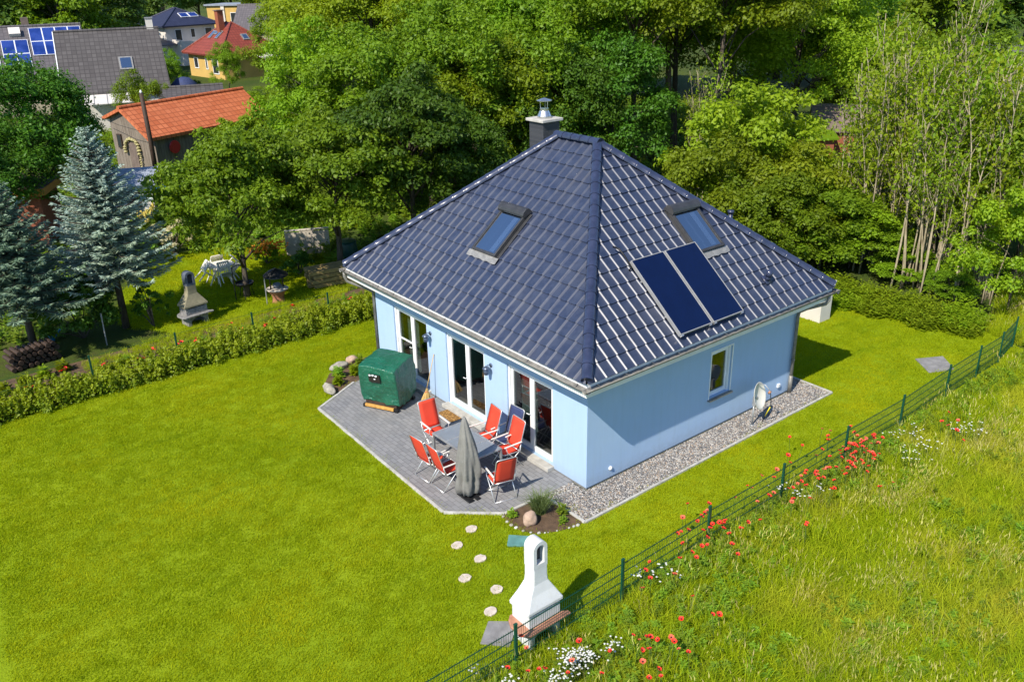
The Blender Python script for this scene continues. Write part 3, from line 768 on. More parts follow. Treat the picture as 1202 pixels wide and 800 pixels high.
b = MB(); b.tube([(g0,L+.55,gz-.05),(g0,L+.55,2.80),(-.62,L+.5,2.68),(-.12,L+.08,2.4),(-.02,L+.07,2.3),(-.02,L+.07,0)], .046, 12); b.build('downpipe', M['zinc'], house, smooth=True)

# frames lying in the roof planes: local x along the eave, y up the slope, z out of the roof
FR_ = Matrix(((1,0,0,0),(0,CP,-SP,-OV0),(0,SP,CP,HE0),(0,0,0,1)))                  # garden face, x = world x
FL_ = Matrix(((0,CP,-SP,-OV0),(-1,0,0,0),(0,SP,CP,HE0),(0,0,0,1)))                  # terrace face, x = -world y
def roof_window(F, xa, xb, sa, sb, label):
    b = MB(); z = .155
    b.box(xa, xa+.06, sa, sb, .03, z, F); b.box(xb-.06, xb, sa, sb, .03, z, F); b.box(xa+.06, xb-.06, sa, sa+.065, .03, z, F); b.box(xa+.06, xb-.06, sb-.10, sb, .03, z, F)
    b.box(xa+.061, xa+.09, sa+.067, sb-.102, .03, z-.025, F); b.box(xb-.09, xb-.061, sa+.067, sb-.102, .03, z-.025, F)
    b.box(xa-.09, xa-.002, sa-.02, sb+.05, .045, .058, F); b.box(xb+.002, xb+.09, sa-.02, sb+.05, .045, .058, F)
    o = b.build('roof_window', M['bronze'], house, bevel=.006, label=label)
    q = MB(); q.box(xa+.091, xb-.091, sa+.067, sb-.103, .112, .124, F); q.build('pane', M['roofglass'], o)
    q = MB(); vs = []; prof = [(sb-.16,.158),(sb-.15,.22),(sb-.08,.265),(sb+.04,.265),(sb+.11,.21),(sb+.13,.05)]
    for x in (xa-.03, xb+.03): vs += [(x, s, zz) for s, zz in prof]
    n = len(prof); q.add(vs, [(i, i+1, n+i+1, n+i) for i in range(n-1)] + [tuple(range(n)), tuple(range(n, 2*n)), (n-1, 0, n, 2*n-1)], F)
    q.build('shutter_box', M['bronze'], o, bevel=.008)
    q = MB(); q.box(xb-.36, xb-.20, sa+.12, sb-.2, .094, .102, F); q.build('blind', M['white'], o)
    q = MB(); n = 18; vs = []
    for i in range(n+1):
        x = xa-.12+(xb-xa+.24)*i/n; w = .006*math.sin(i*2.1)
        vs += [(x, sa-.003, .085), (x, sa-.10, .078+w), (x, sa-.175-.012*math.sin(i*1.3), .068+w*1.6)]
    q.add(vs, [(3*i+j, 3*i+3+j, 3*i+4+j, 3*i+1+j) for i in range(n) for j in range(2)], F); q.build('flashing', M['lead'], o, smooth=True)
roof_window(FR_, 4.47, 5.45, 2.16, 3.50, 'roof window beside the solar collectors')
roof_window(FL_, -5.18, -4.22, 2.02, 3.42, 'roof window on the terrace side')
# two flat solar collectors
for xa, xb in ((2.30,3.39),(3.44,4.53)):
    b = MB(); sa, sb = .36, 2.46; z0, z1 = .10, .19
    b.box(xa, xa+.022, sa, sb, z0, z1, FR_); b.box(xb-.022, xb, sa, sb, z0, z1, FR_); b.box(xa+.022, xb-.022, sa, sa+.022, z0, z1, FR_); b.box(xa+.022, xb-.022, sb-.022, sb, z0, z1, FR_)
    b.box(xa+.022, xb-.022, sa+.022, sb-.022, z0, z0+.02, FR_)
    for s in (.9, 1.9): b.box(xa+.0, xb, s, s+.04, .045, z0-.002, FR_)
    o = b.build('solar_collector', M['colframe'], house, bevel=.004)
    q = MB(); q.box(xa+.023, xb-.023, sa+.023, sb-.023, z1-.03, z1-.008, FR_); q.build('absorber_glass', M['absorber'], o)
    q = MB(); n = 60; pts = [(xb+.022, sa+.05+(sb-sa-.1)*i/n, .15) for i in range(n+1)]
    q.tube(pts, [.017+.006*(i % 2) for i in range(n+1)], 8, FR_); q.build('lit_edge_tube', M['lead'], o)  # ribbed tube added to stand for the lit zigzag of the collector edge
    q = MB(); q.box(xa+.02, xa+.10, sa-.03, sa-.002, .10, .17, FR_); q.build('clamp', M['alu'], o); q = MB(); q.box(xb-.10, xb-.02, sa-.03, sa-.002, .10, .17, FR_); q.build('clamp', M['alu'], o)
b = MB(); b.tube([(2.22,2.30,.05),(2.22,2.30,.16),(2.20,2.62,.20),(2.14,2.80,.24),(2.12,2.95,.14)], .022, 8, FR_); b.build('collector_pipe', M['black'], house, smooth=True); b = MB(); b.tube([(4.60,.45,.05),(4.60,.45,.15),(4.54,.45,.15)], .03, 8, FR_)
b.build('collector_pipe', M['black'], house, smooth=True)
b = MB(); b.box(5.98,6.22,.82,1.08,.045,.06,FR_); b.tube([(6.1,.95,.04),(6.1,.97,.17)], [.075,.06], 14, FR_); b.tube([(6.1,.97,.15),(6.1,1.02,.23),(6.1,1.10,.27)], [.075,.085,.05], 14, FR_)
b.build('vent_tile', M['tilecap'], house, smooth=True)
b = MB(); b.tube([(6.75,1.75,4.1),(6.75,1.75,4.95)], .06, 14); b.tube([(6.75,1.75,4.9),(6.75,1.75,4.98)], .085, 14); b.build('vent_pipe', M['tilecap'], house, smooth=True)
# chimney
cx, cy = 4.45, 6.62
b = MB(); b.box(cx-.30, cx+.30, cy-.30, cy+.30, 5.2, 7.02); ch = b.build('chimney', M['slate'], house, bevel=.006)
b = MB(); b.box(cx-.375, cx+.375, cy-.375, cy+.375, 7.023, 7.10); b.build('chimney_cap', M['concrete'], ch, bevel=.012)
b = MB(); b.lathe([(.20,7.103),(.20,7.15),(.13,7.30),(.13,7.36)], 18, Matrix.Translation((cx,cy,0)))
for k in range(3):
    a = 2.1*k; b.tube([(cx+.11*math.cos(a),cy+.11*math.sin(a),7.36),(cx+.13*math.cos(a),cy+.13*math.sin(a),7.56)], .010, 6)
b.lathe([(.22,7.56),(.22,7.575),(.02,7.64)], 18, Matrix.Translation((cx,cy,0))); b.build('cowl', M['steel'], ch, smooth=False)
# small wall fittings
for y in (6.21, 3.49):
    b = MB(); b.lathe([(.055,0),(.055,.02)], 14, TR((-.002,y,1.93),0,-R(90),0)); b.tube([(-.02,y,1.93),(-.12,y,1.96),(-.16,y,1.93)], .012, 8)
    o = b.build('wall_lamp', M['lampblue'], house, smooth=True)
    q = MB(); q.lathe([(.02,1.95),(.09,1.90),(.095,1.88)], 16, Matrix.Translation((-.16,y,0))); q.lathe([(.055,1.72),(.065,1.80),(.06,1.875)], 14, Matrix.Translation((-.16,y,0))); q.build('lamp_shade', M['lampblue'], o, smooth=True)
b = MB(); b.lathe([(.055,0),(.05,.03),(.02,.045)], 14, TR((.75,-.001,.30),R(90),0,0)); b.build('wall_vent', M['white'], house, smooth=True)
b = MB(); b.box(7.06,7.17,-.05,-.001,.32,.42); b.build('outdoor_socket', M['white'], house, bevel=.008)
# furniture seen dimly through the panes
s = thing('sofa', 'green grey sofa standing dimly behind the middle terrace door', 'sofa', (2.2,4.4,.112), R(90))
b = MB(); b.box(-.95,.95,-.42,.42,.08,.40); b.build('seat', M['sofa'], s, bevel=.05)
b = MB(); b.box(-.95,.95,-.43,-.21,.405,.82); b.build('backrest', M['sofa'], s, bevel=.06)
for sx in (-1, 1):
    b = MB(); b.box(min(sx*.953,sx*1.13),max(sx*.953,sx*1.13),-.43,.43,.06,.58); b.build('armrest', M['sofa'], s, bevel=.05)
# ------------------------------------------------------------------ things on the terrace
TZ = .031
def chair(fabric, label, loc, rz, group=None):
    """folding recliner: local +y is where the sitter looks"""
    t = thing('folding_chair', label, 'chair', loc, rz, group)
    w = .25; lean = R(17)
    bz0, bz1 = .46, 1.12
    def back(z): return -.20 - (z-bz0)*math.tan(lean)
    m = MB(); n = 10; vs = []
    for i in range(n+1):
        z = bz0+(bz1-bz0)*i/n; sag = .018*math.sin(math.pi*i/n)
        for k in range(5):
            u = -w+.02+(2*w-.04)*k/4; vs.append((u, back(z)-sag*(1-abs(u)/w*.7), z))
    m.add(vs, [(5*i+k, 5*i+k+1, 5*i+k+6, 5*i+k+5) for i in range(n) for k in range(4)]); o = m.build('backrest', fabric, t, smooth=True)
    so = o.modifiers.new('solid', 'SOLIDIFY'); so.thickness = .008
    m = MB(); vs = []; n = 8
    for i in range(n+1):
        y = -.19+.43*i/n; z = .425+.03*i/n-.022*math.sin(math.pi*i/n)
        for k in range(5): vs.append((-w+.02+(2*w-.04)*k/4, y, z))
    m.add(vs, [(5*i+k, 5*i+k+1, 5*i+k+6, 5*i+k+5) for i in range(n) for k in range(4)]); o = m.build('seat', fabric, t, smooth=True)
    so = o.modifiers.new('solid', 'SOLIDIFY'); so.thickness = .008
    f = MB(); r = .0125
    f.tube([(-w,back(.40),.40),(-w,back(1.10),1.10),(-w+.03,back(1.13),1.135),(w-.03,back(1.13),1.135),(w,back(1.10),1.10),(w,back(.40),.40)], r, 8)
    f.tube([(-w,-.20,.425),(-w,.23,.455),(-w+.03,.255,.455),(w-.03,.255,.455),(w,.23,.455),(w,-.20,.425)], r, 8)
    f.tube([(-w,-.20,.425),(w,-.20,.425)], r, 8); f.build('frame', M['alu'], t, smooth=True)
    for sx in (-1, 1):
        x = sx*(w+.02)
        m = MB(); m.tube([(x,.20,.645),(x,.16,.5),(x,-.06,.27),(x,-.30,.0)], r, 8); m.build('leg', M['alu'], t, smooth=True)
        x = sx*(w+.005)
        m = MB(); m.tube([(x,back(.62),.62),(x,-.22,.44),(x,.02,.25),(x,.26,.0)], r, 8); m.build('leg', M['alu'], t, smooth=True)
        m = MB(); m.box(x-.022+sx*.012, x+.022+sx*.012, -.27, .24, .645, .668); m.build('armrest', M['armrest'], t, bevel=.008)
    m = MB(); m.tube([(-w-.02,-.295,.006),(w+.02,-.295,.006)], r, 8); m.build('stretcher', M['alu'], t, smooth=True); m = MB(); m.tube([(-w,.255,.006),(w,.255,.006)], r, 8); m.build('stretcher', M['alu'], t, smooth=True)
    return t
G1 = 'red folding chairs round the glass table'
chair(M['red'], 'red folding chair at the table end nearest the straw broom', (-1.50,3.86,TZ), R(176), G1)
chair(M['red'], 'red folding chair by the wall, between the doormat and the blue chair', (-.78,2.86,TZ), R(84), G1)
chair(M['red'], 'red folding chair by the wall, in front of the nearest terrace door', (-.72,2.02,TZ), R(88), G1)
chair(M['navy'], 'dark blue folding chair tucked between two red chairs by the wall', (-.40,2.44,TZ), R(93))
chair(M['red'], 'red folding chair on the lawn side, farther from the closed umbrella', (-2.32,2.84,TZ), R(-86), G1)
chair(M['red'], 'red folding chair on the lawn side, right beside the closed umbrella', (-2.27,2.24,TZ), R(-92), G1)
chair(M['red'], 'red folding chair at the table end beside the ornamental grass, seen from behind', (-1.60,1.12,TZ), R(-14), G1)
t = thing('garden_table', 'glass topped metal dining table among red chairs on the terrace', 'table', (-1.50,2.54,TZ))
tx, ty, tz = .42, .84, .70
m = MB(); m.box(-tx,tx,-ty,-ty+.05,tz,tz+.035); m.box(-tx,tx,ty-.05,ty,tz,tz+.035); m.box(-tx,-tx+.05,-ty+.05,ty-.05,tz,tz+.035); m.box(tx-.05,tx,-ty+.05,ty-.05,tz,tz+.035)
m.box(-tx+.05,tx-.05,-.30,-.265,tz,tz+.034); m.box(-tx+.05,tx-.05,.265,.30,tz,tz+.034); m.build('frame', M['post_grey'], t, bevel=.006)
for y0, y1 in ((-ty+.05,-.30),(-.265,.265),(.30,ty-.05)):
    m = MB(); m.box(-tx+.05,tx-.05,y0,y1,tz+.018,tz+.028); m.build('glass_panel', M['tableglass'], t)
for sx in (-1,1):
    for sy in (-1,1):
        m = MB(); m.box(sx*tx-.025-sx*.028,sx*tx+.025-sx*.028,sy*ty-.025-sy*.028,sy*ty+.025-sy*.028,0,tz-.002); m.build('leg', M['post_grey'], t, bevel=.005)
# closed umbrella under its cover
t = thing('closed_umbrella', 'closed parasol standing under a grey fabric cover by the glass table', 'umbrella', (-2.18,1.56,TZ))
def fold(a, z):
    k = min(1, max(0, (1.75-z)/1.6))
    return 1+(.17*math.sin(5*a+z*1.2)+.10*math.sin(9*a-2.2*z+1)+.06*math.sin(14*a+5*z))*(.25+k)*(1 if z > .12 else .6)
prof = [(.20,.10),(.235,.11),(.245,.25),(.255,.42),(.235,.50),(.262,.58),(.255,.75),(.235,.95),(.205,1.15),(.175,1.35),(.14,1.55),(.105,1.72),(.075,1.86),(.045,1.96),(.018,2.0)]
m = MB(); m.lathe(prof, 72, None, fold)
m.v = [(x+.03*math.sin(z*2.1), y+.02*math.sin(z*3+1), z+.012*math.sin(7*x/.2)) for x, y, z in m.v]; m.build('cover', M['cover'], t, smooth=True)
m = MB(); m.tube([(0,0,.03),(0,0,.4)], .025, 10); m.build('pole', M['alu'], t)
m = MB(); m.box(-.20,-.06,-.30,-.20,0,.05); m.box(.0,.10,-.32,-.22,0,.05); m.box(-.2,.2,-.2,.2,0,.045); m.build('base_weight', M['black'], t, bevel=.01)
# covered beach chair
A_ = math.atan2(5.93-6.97, -1.34+1.87)
t = thing('covered_beach_chair', 'two-seat beach chair wrapped in a shiny green tarpaulin', 'beach chair', (-1.86,6.98,TZ), A_)
bm = bmesh.new(); bmesh.ops.create_cube(bm, size=1); bmesh.ops.subdivide_edges(bm, edges=bm.edges[:], cuts=22, use_grid_fill=True)
for v in bm.verts:
    x, y, z = v.co.x+.5, v.co.y+.5, v.co.z+.5
    top = 1.32+.05*math.sin(y*2.4)-.05*(1-y)+.02*math.sin(x*5); ln, dp = 1.17, .98
    X = x*ln; Y = y*dp; Z = .16+z*(top-.16)
    bulge = math.sin(z*math.pi)*.03
    X += (x-.5)*2*(bulge-.035*z); Y += (y-.5)*2*(bulge*.8) - .10*z*z*(1-y)*.6 + .06*(1-z)*(1-y)
    n1 = noise.noise(Vector((X*2.2, Y*2.2, Z*2.6))); n2 = noise.noise(Vector((X*6+9, Y*6, Z*3.0))); n3 = noise.noise(Vector((X*13, Y*13+4, Z*7)))
    d = Vector((x-.5, y-.5, (z-.5)*.6)); d.normalize()
    amp = .6+.6*(z < .25)
    q = Vector((X, Y, Z)) + d*(n1*.05+(.5-abs(n2))*.06-.02+n3*.022)*amp
    if z < .05: q.z += .05*math.sin(x*9+y*5)
    v.co = q
me = bpy.data.meshes.new('tarpaulin'); bm.to_mesh(me); bm.free(); me.materials.append(M['tarp']); me.polygons.foreach_set('use_smooth', [True]*len(me.polygons))
o = link('tarpaulin', me, t); sb = o.modifiers.new('sub', 'SUBSURF'); sb.levels = 1; sb.render_levels = 1
m = MB(); m.box(.12,1.02,-.03,.03,.05,.13); m.build('base_board', M['yellowwood'], t, bevel=.008)
m = MB(); m.box(.10,1.07,.06,.90,.02,.2); m.build('base', M['darkwood'], t)
for x, y in ((.08,.05),(1.08,.05),(.08,.9),(1.08,.9)):
    m = MB(); m.box(x-.05,x+.05,y-.05,y+.05,0,.10); m.build('foot', M['black'], t, bevel=.01)
m = MB(); vs = []
for i in range(6):
    for j in range(5): vs.append((.36+.34*i/5, -.062-.03*math.sin(i)*.3-.012*j/4, .86+.22*j/4))
m.add(vs, [(5*i+j, 5*i+5+j, 5*i+6+j, 5*i+1+j) for i in range(5) for j in range(4)]); lab = m.build('label_patch', M['labelblack'], t)
sd = lab.modifiers.new('solid', 'SOLIDIFY'); sd.thickness = .03; sd.offset = 0
m = MB()
for k in range(3): m.box(.39+k*.095,.45+k*.095,-.120,-.100,1.04+.01*(k % 2),1.085+.012*(k % 2))
m.box(.53,.59,-.112,-.095,.955,.98); m.build('label_print', M['white'], lab, bevel=.01)
# broom leaning on the wall, doormat
t = thing('straw_broom', 'straw broom leaning against the white wall beside the middle terrace door', 'broom', (-.42,6.02,TZ))
m = MB(); m.tube([(.05,.01,.32),(.40,.05,1.33)], .0125, 10); m.build('handle', M['broomwood'], t, smooth=True)
m = MB()
def bf(a, z): return 1+.10*math.sin(9*a)+.05*math.sin(17*a+3)
Mx = TR((0,0,0)) @ Matrix(((1,0,.20,0),(0,.55,.02,0),(0,0,1,0),(0,0,0,1)))
m.lathe([(.165,0),(.16,.02),(.13,.14),(.085,.26),(.04,.34),(.028,.40)], 40, Mx, bf); m.build('bristles', M['straw'], t)
m = MB(); m.lathe([(.052,.30),(.056,.315),(.05,.33)], 20, Mx); m.build('binding', M['redsign'], t)
t = tag(MB().box(-.175,.175,-.33,.33,0,.022).build('doormat', M['coir'], None, (-.34,4.95,TZ), R(-3), bevel=.006), 'brown coir doormat lying before the middle terrace door', 'doormat')

# satellite dish on its pole in the gravel
t = thing('satellite_dish', 'beige satellite dish on a short pole in the gravel strip', 'satellite dish', (5.30,-.56,.01))
m = MB(); m.tube([(0,0,0),(0,0,.62)], .022, 10); m.tube([(0,0,0),(0,0,.03)], .06, 12); m.build('pole', M['post_grey'], t, smooth=True)
Dm = TR((.05,-.02,.86), 0, 0, R(-80)) @ Matrix.Rotation(R(76), 4, 'Y') 
m = MB(); prof = [(.005,-.001),(.12,.012),(.22,.045),(.29,.085),(.31,.098),(.318,.094),(.312,.086),(.22,.030),(.12,-.004),(.005,-.018)]
m.lathe(prof, 36, Dm @ Matrix.Diagonal((1.12,.95,1,1))); m.build('reflector', M['dish'], t, smooth=True)
m = MB(); m.tube([Dm @ Vector((-.33,0,.07)), Dm @ Vector((-.30,0,.28)), Dm @ Vector((-.14,0,.40))], .012, 8); m.build('feed_arm', M['post_grey'], t, smooth=True)
m = MB(); p0 = Dm @ Vector((-.14,0,.40)); p1 = Dm @ Vector((-.08,0,.34)); m.tube([p0, p1], .032, 12); m.build('receiver', M['terracotta'], t, smooth=True)
m = MB(); m.box(-.03,.06,-.06,.03,.58,.84); m.tube([(0,0,.60),Dm @ Vector((.0,0,-.02))], .028, 8); m.build('bracket', M['post_grey'], t)
m = MB(); m.tube([p0,(.30,-.30,.60),(.33,-.14,.22),(.34,-.05,.0)], .010, 8); m.build('cable', M['black'], t, smooth=True)
m = MB(); m.tube([(.305,-.28,.55),(.33,-.14,.22)], .016, 8); m.build('cable_sleeve', M['yellowrod'], t, smooth=True)

# masonry garden grills: one builder, the white one by the fence and the grey one next door
def grill(name, label, loc, rz, mm, sc=(1,1,1)):
    t = thing(name, label, 'barbecue', loc, rz); t.scale = sc
    w, d = .40, .255
    m = MB()   # base: two legs, back and an arched front opening
    m.box(-w+.06,-w+.17,-d+.02,d,0,.42); m.box(w-.17,w-.06,-d+.02,d,0,.42); m.box(-w+.17,w-.17,d-.08,d,0,.42)
    n = 10; vs = []
    for i in range(n+1):
        x = -.23+.46*i/n; z = .22+.13*math.sin(math.pi*i/n); vs += [(x,-d+.02,z),(x,-d+.02,.42),(x,-d+.10,z),(x,-d+.10,.42)]
    m.add(vs, [f for i in range(n) for f in ((4*i,4*i+4,4*i+5,4*i+1),(4*i+2,4*i+3,4*i+7,4*i+6),(4*i,4*i+2,4*i+6,4*i+4))]); m.build('base', mm[0], t, bevel=.006)
    m = MB(); m.prism([(-w-.05,-d-.11),(w+.10,-d-.11),(w+.10,-d-.02),(w+.02,-d+.02),(w-.02,d),(-w+.02,d+.03),(-w-.08,d-.06),(-w-.15,.05),(-w-.14,-d+.02)], .421, .475); m.build('shelf', mm[1], t, bevel=.012)
    m = MB(); m.box(-w+.05,-w+.13,-d+.03,d-.01,.476,.80); m.box(w-.13,w-.05,-d+.03,d-.01,.476,.80); m.box(-w+.13,w-.13,d-.09,d-.01,.476,.80); m.box(-w+.13,w-.13,-d+.03,-d+.06,.476,.72); m.build('firebox', mm[0], t)
    m = MB(); m.box(-w+.131,w-.131,-d+.061,d-.091,.476,.52); m.build('grate', M['soot'], t)
    # hood: sloping skirt, then neck
    def ring(x, y, z, oy=0): return [(-x,-y+oy,z),(x,-y+oy,z),(x,y+oy,z),(-x,y+oy,z)]
    R_ = [ring(w,d+.01,.765), ring(w,d+.01,.83), ring(.27,.18,1.06), ring(.165,.135,1.24), ring(.152,.13,1.36), ring(.15,.13,1.56)]
    m = MB(); vs = [q for r in R_ for q in r]
    m.add(vs, [(4*j+i, 4*j+(i+1) % 4, 4*j+4+(i+1) % 4, 4*j+4+i) for j in range(len(R_)-1) for i in range(4)] + [(3,2,1,0)])
    m.build('hood', mm[2], t, bevel=.018)
    # rounded chimney head with an arched smoke opening on the front and back
    m = MB(); a = .15; zc = 1.94; y0, y1 = -.13, .13; n = 12
    outer = [(-a,1.562)] + [(-a*math.cos(math.pi*i/n), zc+a*math.sin(math.pi*i/n)) for i in range(n+1)] + [(a,1.562)]
    ai = .085; inner = [(-ai,1.64)] + [(-ai*math.cos(math.pi*i/n), zc-.01+ai*math.sin(math.pi*i/n)) for i in range(n+1)] + [(ai,1.64)]
    k = len(outer); vs = []
    for y in (y0, y1): vs += [(x,y,z) for x, z in outer] + [(x,y,z) for x, z in inner]
    fs = []
    for i in range(k):
        j = (i+1) % k
        fs += [(i,j,k+j,k+i), (2*k+i,3*k+i,3*k+j,2*k+j), (i,2*k+i,2*k+j,j), (k+i,k+j,3*k+j,3*k+i)]
    m.add(vs, fs); m.build('chimney_head', mm[3], t)
    m = MB(); m.box(-.12,.12,-.006,.006,1.60,2.03); m.build('flue_lining', M['soot'], t)
    return t
grill('white_masonry_grill', 'white masonry barbecue with a tall rounded chimney by the mesh fence', (-3.86,-2.84,0), 0, (M['bbqwhite'],M['terracotta'],M['bbqwhite'],M['bbqwhite']), (1,1,1.0))
grill('grey_masonry_grill', 'grey brown masonry barbecue with blue grey chimney head in the shaded garden', (-3.10,16.25,-.02), R(8), (M['grillbase'],M['grillbase'],M['grillgrey'],M['slateblue']), (1.08,1.0,.9))

# stepping stones, plates
for k, (x, y) in enumerate([(-2.89,.48),(-3.45,.21),(-3.35,-.45),(-3.94,-.75),(-3.67,-1.41),(-4.14,-1.84)]):
    m = MB(); rs = random.Random(k); m.prism([((.130+rs.uniform(-.014,.014))*math.cos(2*math.pi*i/14), (.118+rs.uniform(-.014,.014))*math.sin(2*math.pi*i/14)) for i in range(14)], 0, .040)
    o = m.build('stepping_stone', M['cream_stone'], None, (x,y,-.002), bevel=.008)
    tag(o, ['pale stepping stone nearest the terrace edge','second pale stepping stone from the terrace, set to the left','third pale stepping stone from the terrace, right of its neighbours','fourth pale stepping stone from the terrace, left of its neighbours','fifth pale stepping stone, next to last before the barbecue','pale stepping stone nearest the white barbecue'][k], 'stepping stone', 'stepping stones across the lawn')
m = MB(); m.prism([(-.30,-.03),(-.05,.23),(.27,-.10),(.03,-.31)], 0, .05); tag(m.build('cover_plate', M['teal'], None, (-2.38,-.45,0), bevel=.008), 'teal rectangular cover plate in the lawn by the planting bed', 'cover plate')
m = MB(); m.prism([(-.45,.0),(.0,.36),(.42,.0),(-.1,-.40)], 0, .03); tag(m.build('paving_slab', M['slab'], None, (-4.33,-2.38,0), bevel=.006), 'grey paving slab at the foot of the white barbecue', 'paving slab')
m = MB(); m.prism([(11.66,-1.93),(12.26,-1.18),(13.05,-1.62),(12.42,-2.28)], 0, .03); tag(m.build('paving_pad', M['slab'], None, bevel=.006), 'small grey paved square in the far lawn corner', 'paving')

def rock(name, loc, s, mat, seed, label, cat='boulder', group=None, rz=0):
    bm = bmesh.new(); bmesh.ops.create_icosphere(bm, subdivisions=3, radius=1)
    for v in bm.verts:
        n = noise.noise(v.co*1.3+Vector((seed*5.1,0,0)))*.28+noise.noise(v.co*3.1+Vector((0,seed*3.3,0)))*.10
        v.co *= 1+n
        v.co = Vector((v.co.x*s[0], v.co.y*s[1], v.co.z*s[2]))
    me = bpy.data.meshes.new(name); bm.to_mesh(me); bm.free(); me.materials.append(mat); me.polygons.foreach_set('use_smooth', [True]*len(me.polygons))
    o = link(name, me, None, loc, rz); return tag(o, label, cat, group)
rock('boulder', (-1.80,-.16,.13), (.17,.15,.17), M['boulder'], 1, 'pink boulder before the ornamental grass in the small bed')
rock('boulder', (-2.12,8.40,.12), (.13,.30,.15), M['boulder2'], 2, 'pale boulder at the lawn tip of the corner bed')
rock('boulder', (-1.15,9.62,.10), (.28,.15,.12), M['boulder2'], 3, 'flat pale boulder at the back of the corner bed')
rock('boulder', (-.62,9.78,.10), (.20,.14,.12), M['boulder'], 4, 'pinkish boulder of the corner bed nearest the house corner')
# ring of small white stones round the little bed
rs = random.Random(5); ringp = BED1[:8]
GS = 'white stones edging the planting bed'
for i in range(len(ringp)-1):
    for k in range(2):
        f = (k+rs.random()*.9)/2; x = ringp[i][0]*(1-f)+ringp[i+1][0]*f; y = ringp[i][1]*(1-f)+ringp[i+1][1]*f; s = rs.uniform(.018,.048)
        rock('edging_stone', (x,y,.02), (s,s*.8,s*.7), M[rs.choice(('boulder2','kerb','concrete','daisy'))], 20+i*2+k, 'small whitish stone in the curved edge of the planting bed', 'stone', GS)
# plants of the two beds
def blades_plant(name, label, loc, nb, h, w, spread, mat, seed, cat='plant'):
    t = thing(name, label, cat, loc)
    me = tuft('blades', nb, spread*.25, h*.55, h, w, spread/h*1.25, mat, seed, droop=1.3); link('blades', me, t)
    return t
blades_plant('ornamental_grass', 'fountain-like ornamental grass clump in the small bed by the terrace', (-1.38,.02,.01), 420, .72, .012, .55, M['ornament'], 1)
for k, (x, y, s, lb) in enumerate([(-1.05,-.35,.30,'low green plant at the gravel side of the small bed'),(-1.95,.28,.24,'low green plant in the small bed beside the terrace kerb'),(-1.25,-.60,.2,'tiny green plant at the lawn rim of the small bed')]):
    t = thing('low_plant', lb, 'plant', (x,y,.01)); link('leaves', weed('leaves', 9, s, s*.55, M['blade_weed'], 900+k), t)
for k, (x, y, s, lb) in enumerate([(-1.7,8.65,.34,'leafy plant behind the pale boulder of the corner bed'),(-1.45,9.1,.40,'bushy plant in the middle of the corner bed'),(-1.0,8.95,.36,'green plant of the corner bed behind the green tarpaulin'),(-.6,9.3,.4,'leafy plant of the corner bed close to the house wall')]):
    t = thing('low_plant', lb, 'plant', (x,y,.01)); link('leaves', weed('leaves', 22, s, s*.5, M['blade_weed'] if k % 2 else M['leaf_hedge'], 920+k), t)

# ------------------------------------------------------------------ the green mesh fence
t = thing('mesh_fence', 'dark green welded mesh fence between the lawn and the poppy meadow', 'fence', (0,0,0))
FP = [(-9.80,-3.33),(-7.25,-3.30),(-4.67,-3.27),(-2.08,-3.20),(.46,-3.13),(2.94,-3.12),(5.46,-3.09),(7.93,-3.10),(10.5,-2.98),(12.35,-2.92),(13.8,-2.88),(15.3,-2.62)]
for k, (x, y) in enumerate(FP):
    m = MB(); m.box(-.03,.03,-.02,.02,-.05,.98); m.box(-.034,.034,-.024,.024,.981,1.0); a = math.atan2(FP[min(k+1,len(FP)-1)][1]-y, FP[min(k+1,len(FP)-1)][0]-x) if k < len(FP)-1 else .2
    m.build('post', M['greenpost'], t, (x,y,0), a, bevel=.004)
for k in range(len(FP)-1):
    (xa, ya), (xb, yb) = FP[k], FP[k+1]; ln = math.hypot(xb-xa, yb-ya); a = math.atan2(yb-ya, xb-xa); m = MB()
    for z in (.06,.26,.46,.66,.86):
        m.box(.03,ln-.03,.012,.018,z-.0035,z+.0035); m.box(.03,ln-.03,.024,.030,z-.0035,z+.0035)
    n = int((ln-.06)/.05)
    for i in range(n+1):
        x = .04+i*.05; m.box(x-.0021,x+.0021,.0185,.0230,.04,.90)
    m.build('mesh_panel', M['greenpost'], t, (xa,ya,0), a)
# ------------------------------------------------------------------ trees: trunk, limbs and a crown of leaf sized faces gathered in clumps
def leaf_faces(C, Nrm, size, rng, asp=.55):
    """kite shaped leaves at C facing Nrm"""
    n = len(C)
    a = rng.normal(size=(n,3)); u = np.cross(Nrm, a); u /= np.linalg.norm(u, axis=1, keepdims=True)+1e-9
    w = np.cross(Nrm, u); s = size*rng.uniform(.4, 1.45, (n,1))
    V = np.empty((n,4,3))
    V[:,0] = C-u*s*.5; V[:,1] = C+w*s*asp*.5-u*s*.05+Nrm*s*.06; V[:,2] = C+u*s*.5; V[:,3] = C-w*s*asp*.5-u*s*.05+Nrm*s*.06
    return V.reshape(-1,3), np.arange(4*n).reshape(-1,4)

def unit(a): return a/(np.linalg.norm(a, axis=1, keepdims=True)+1e-9)

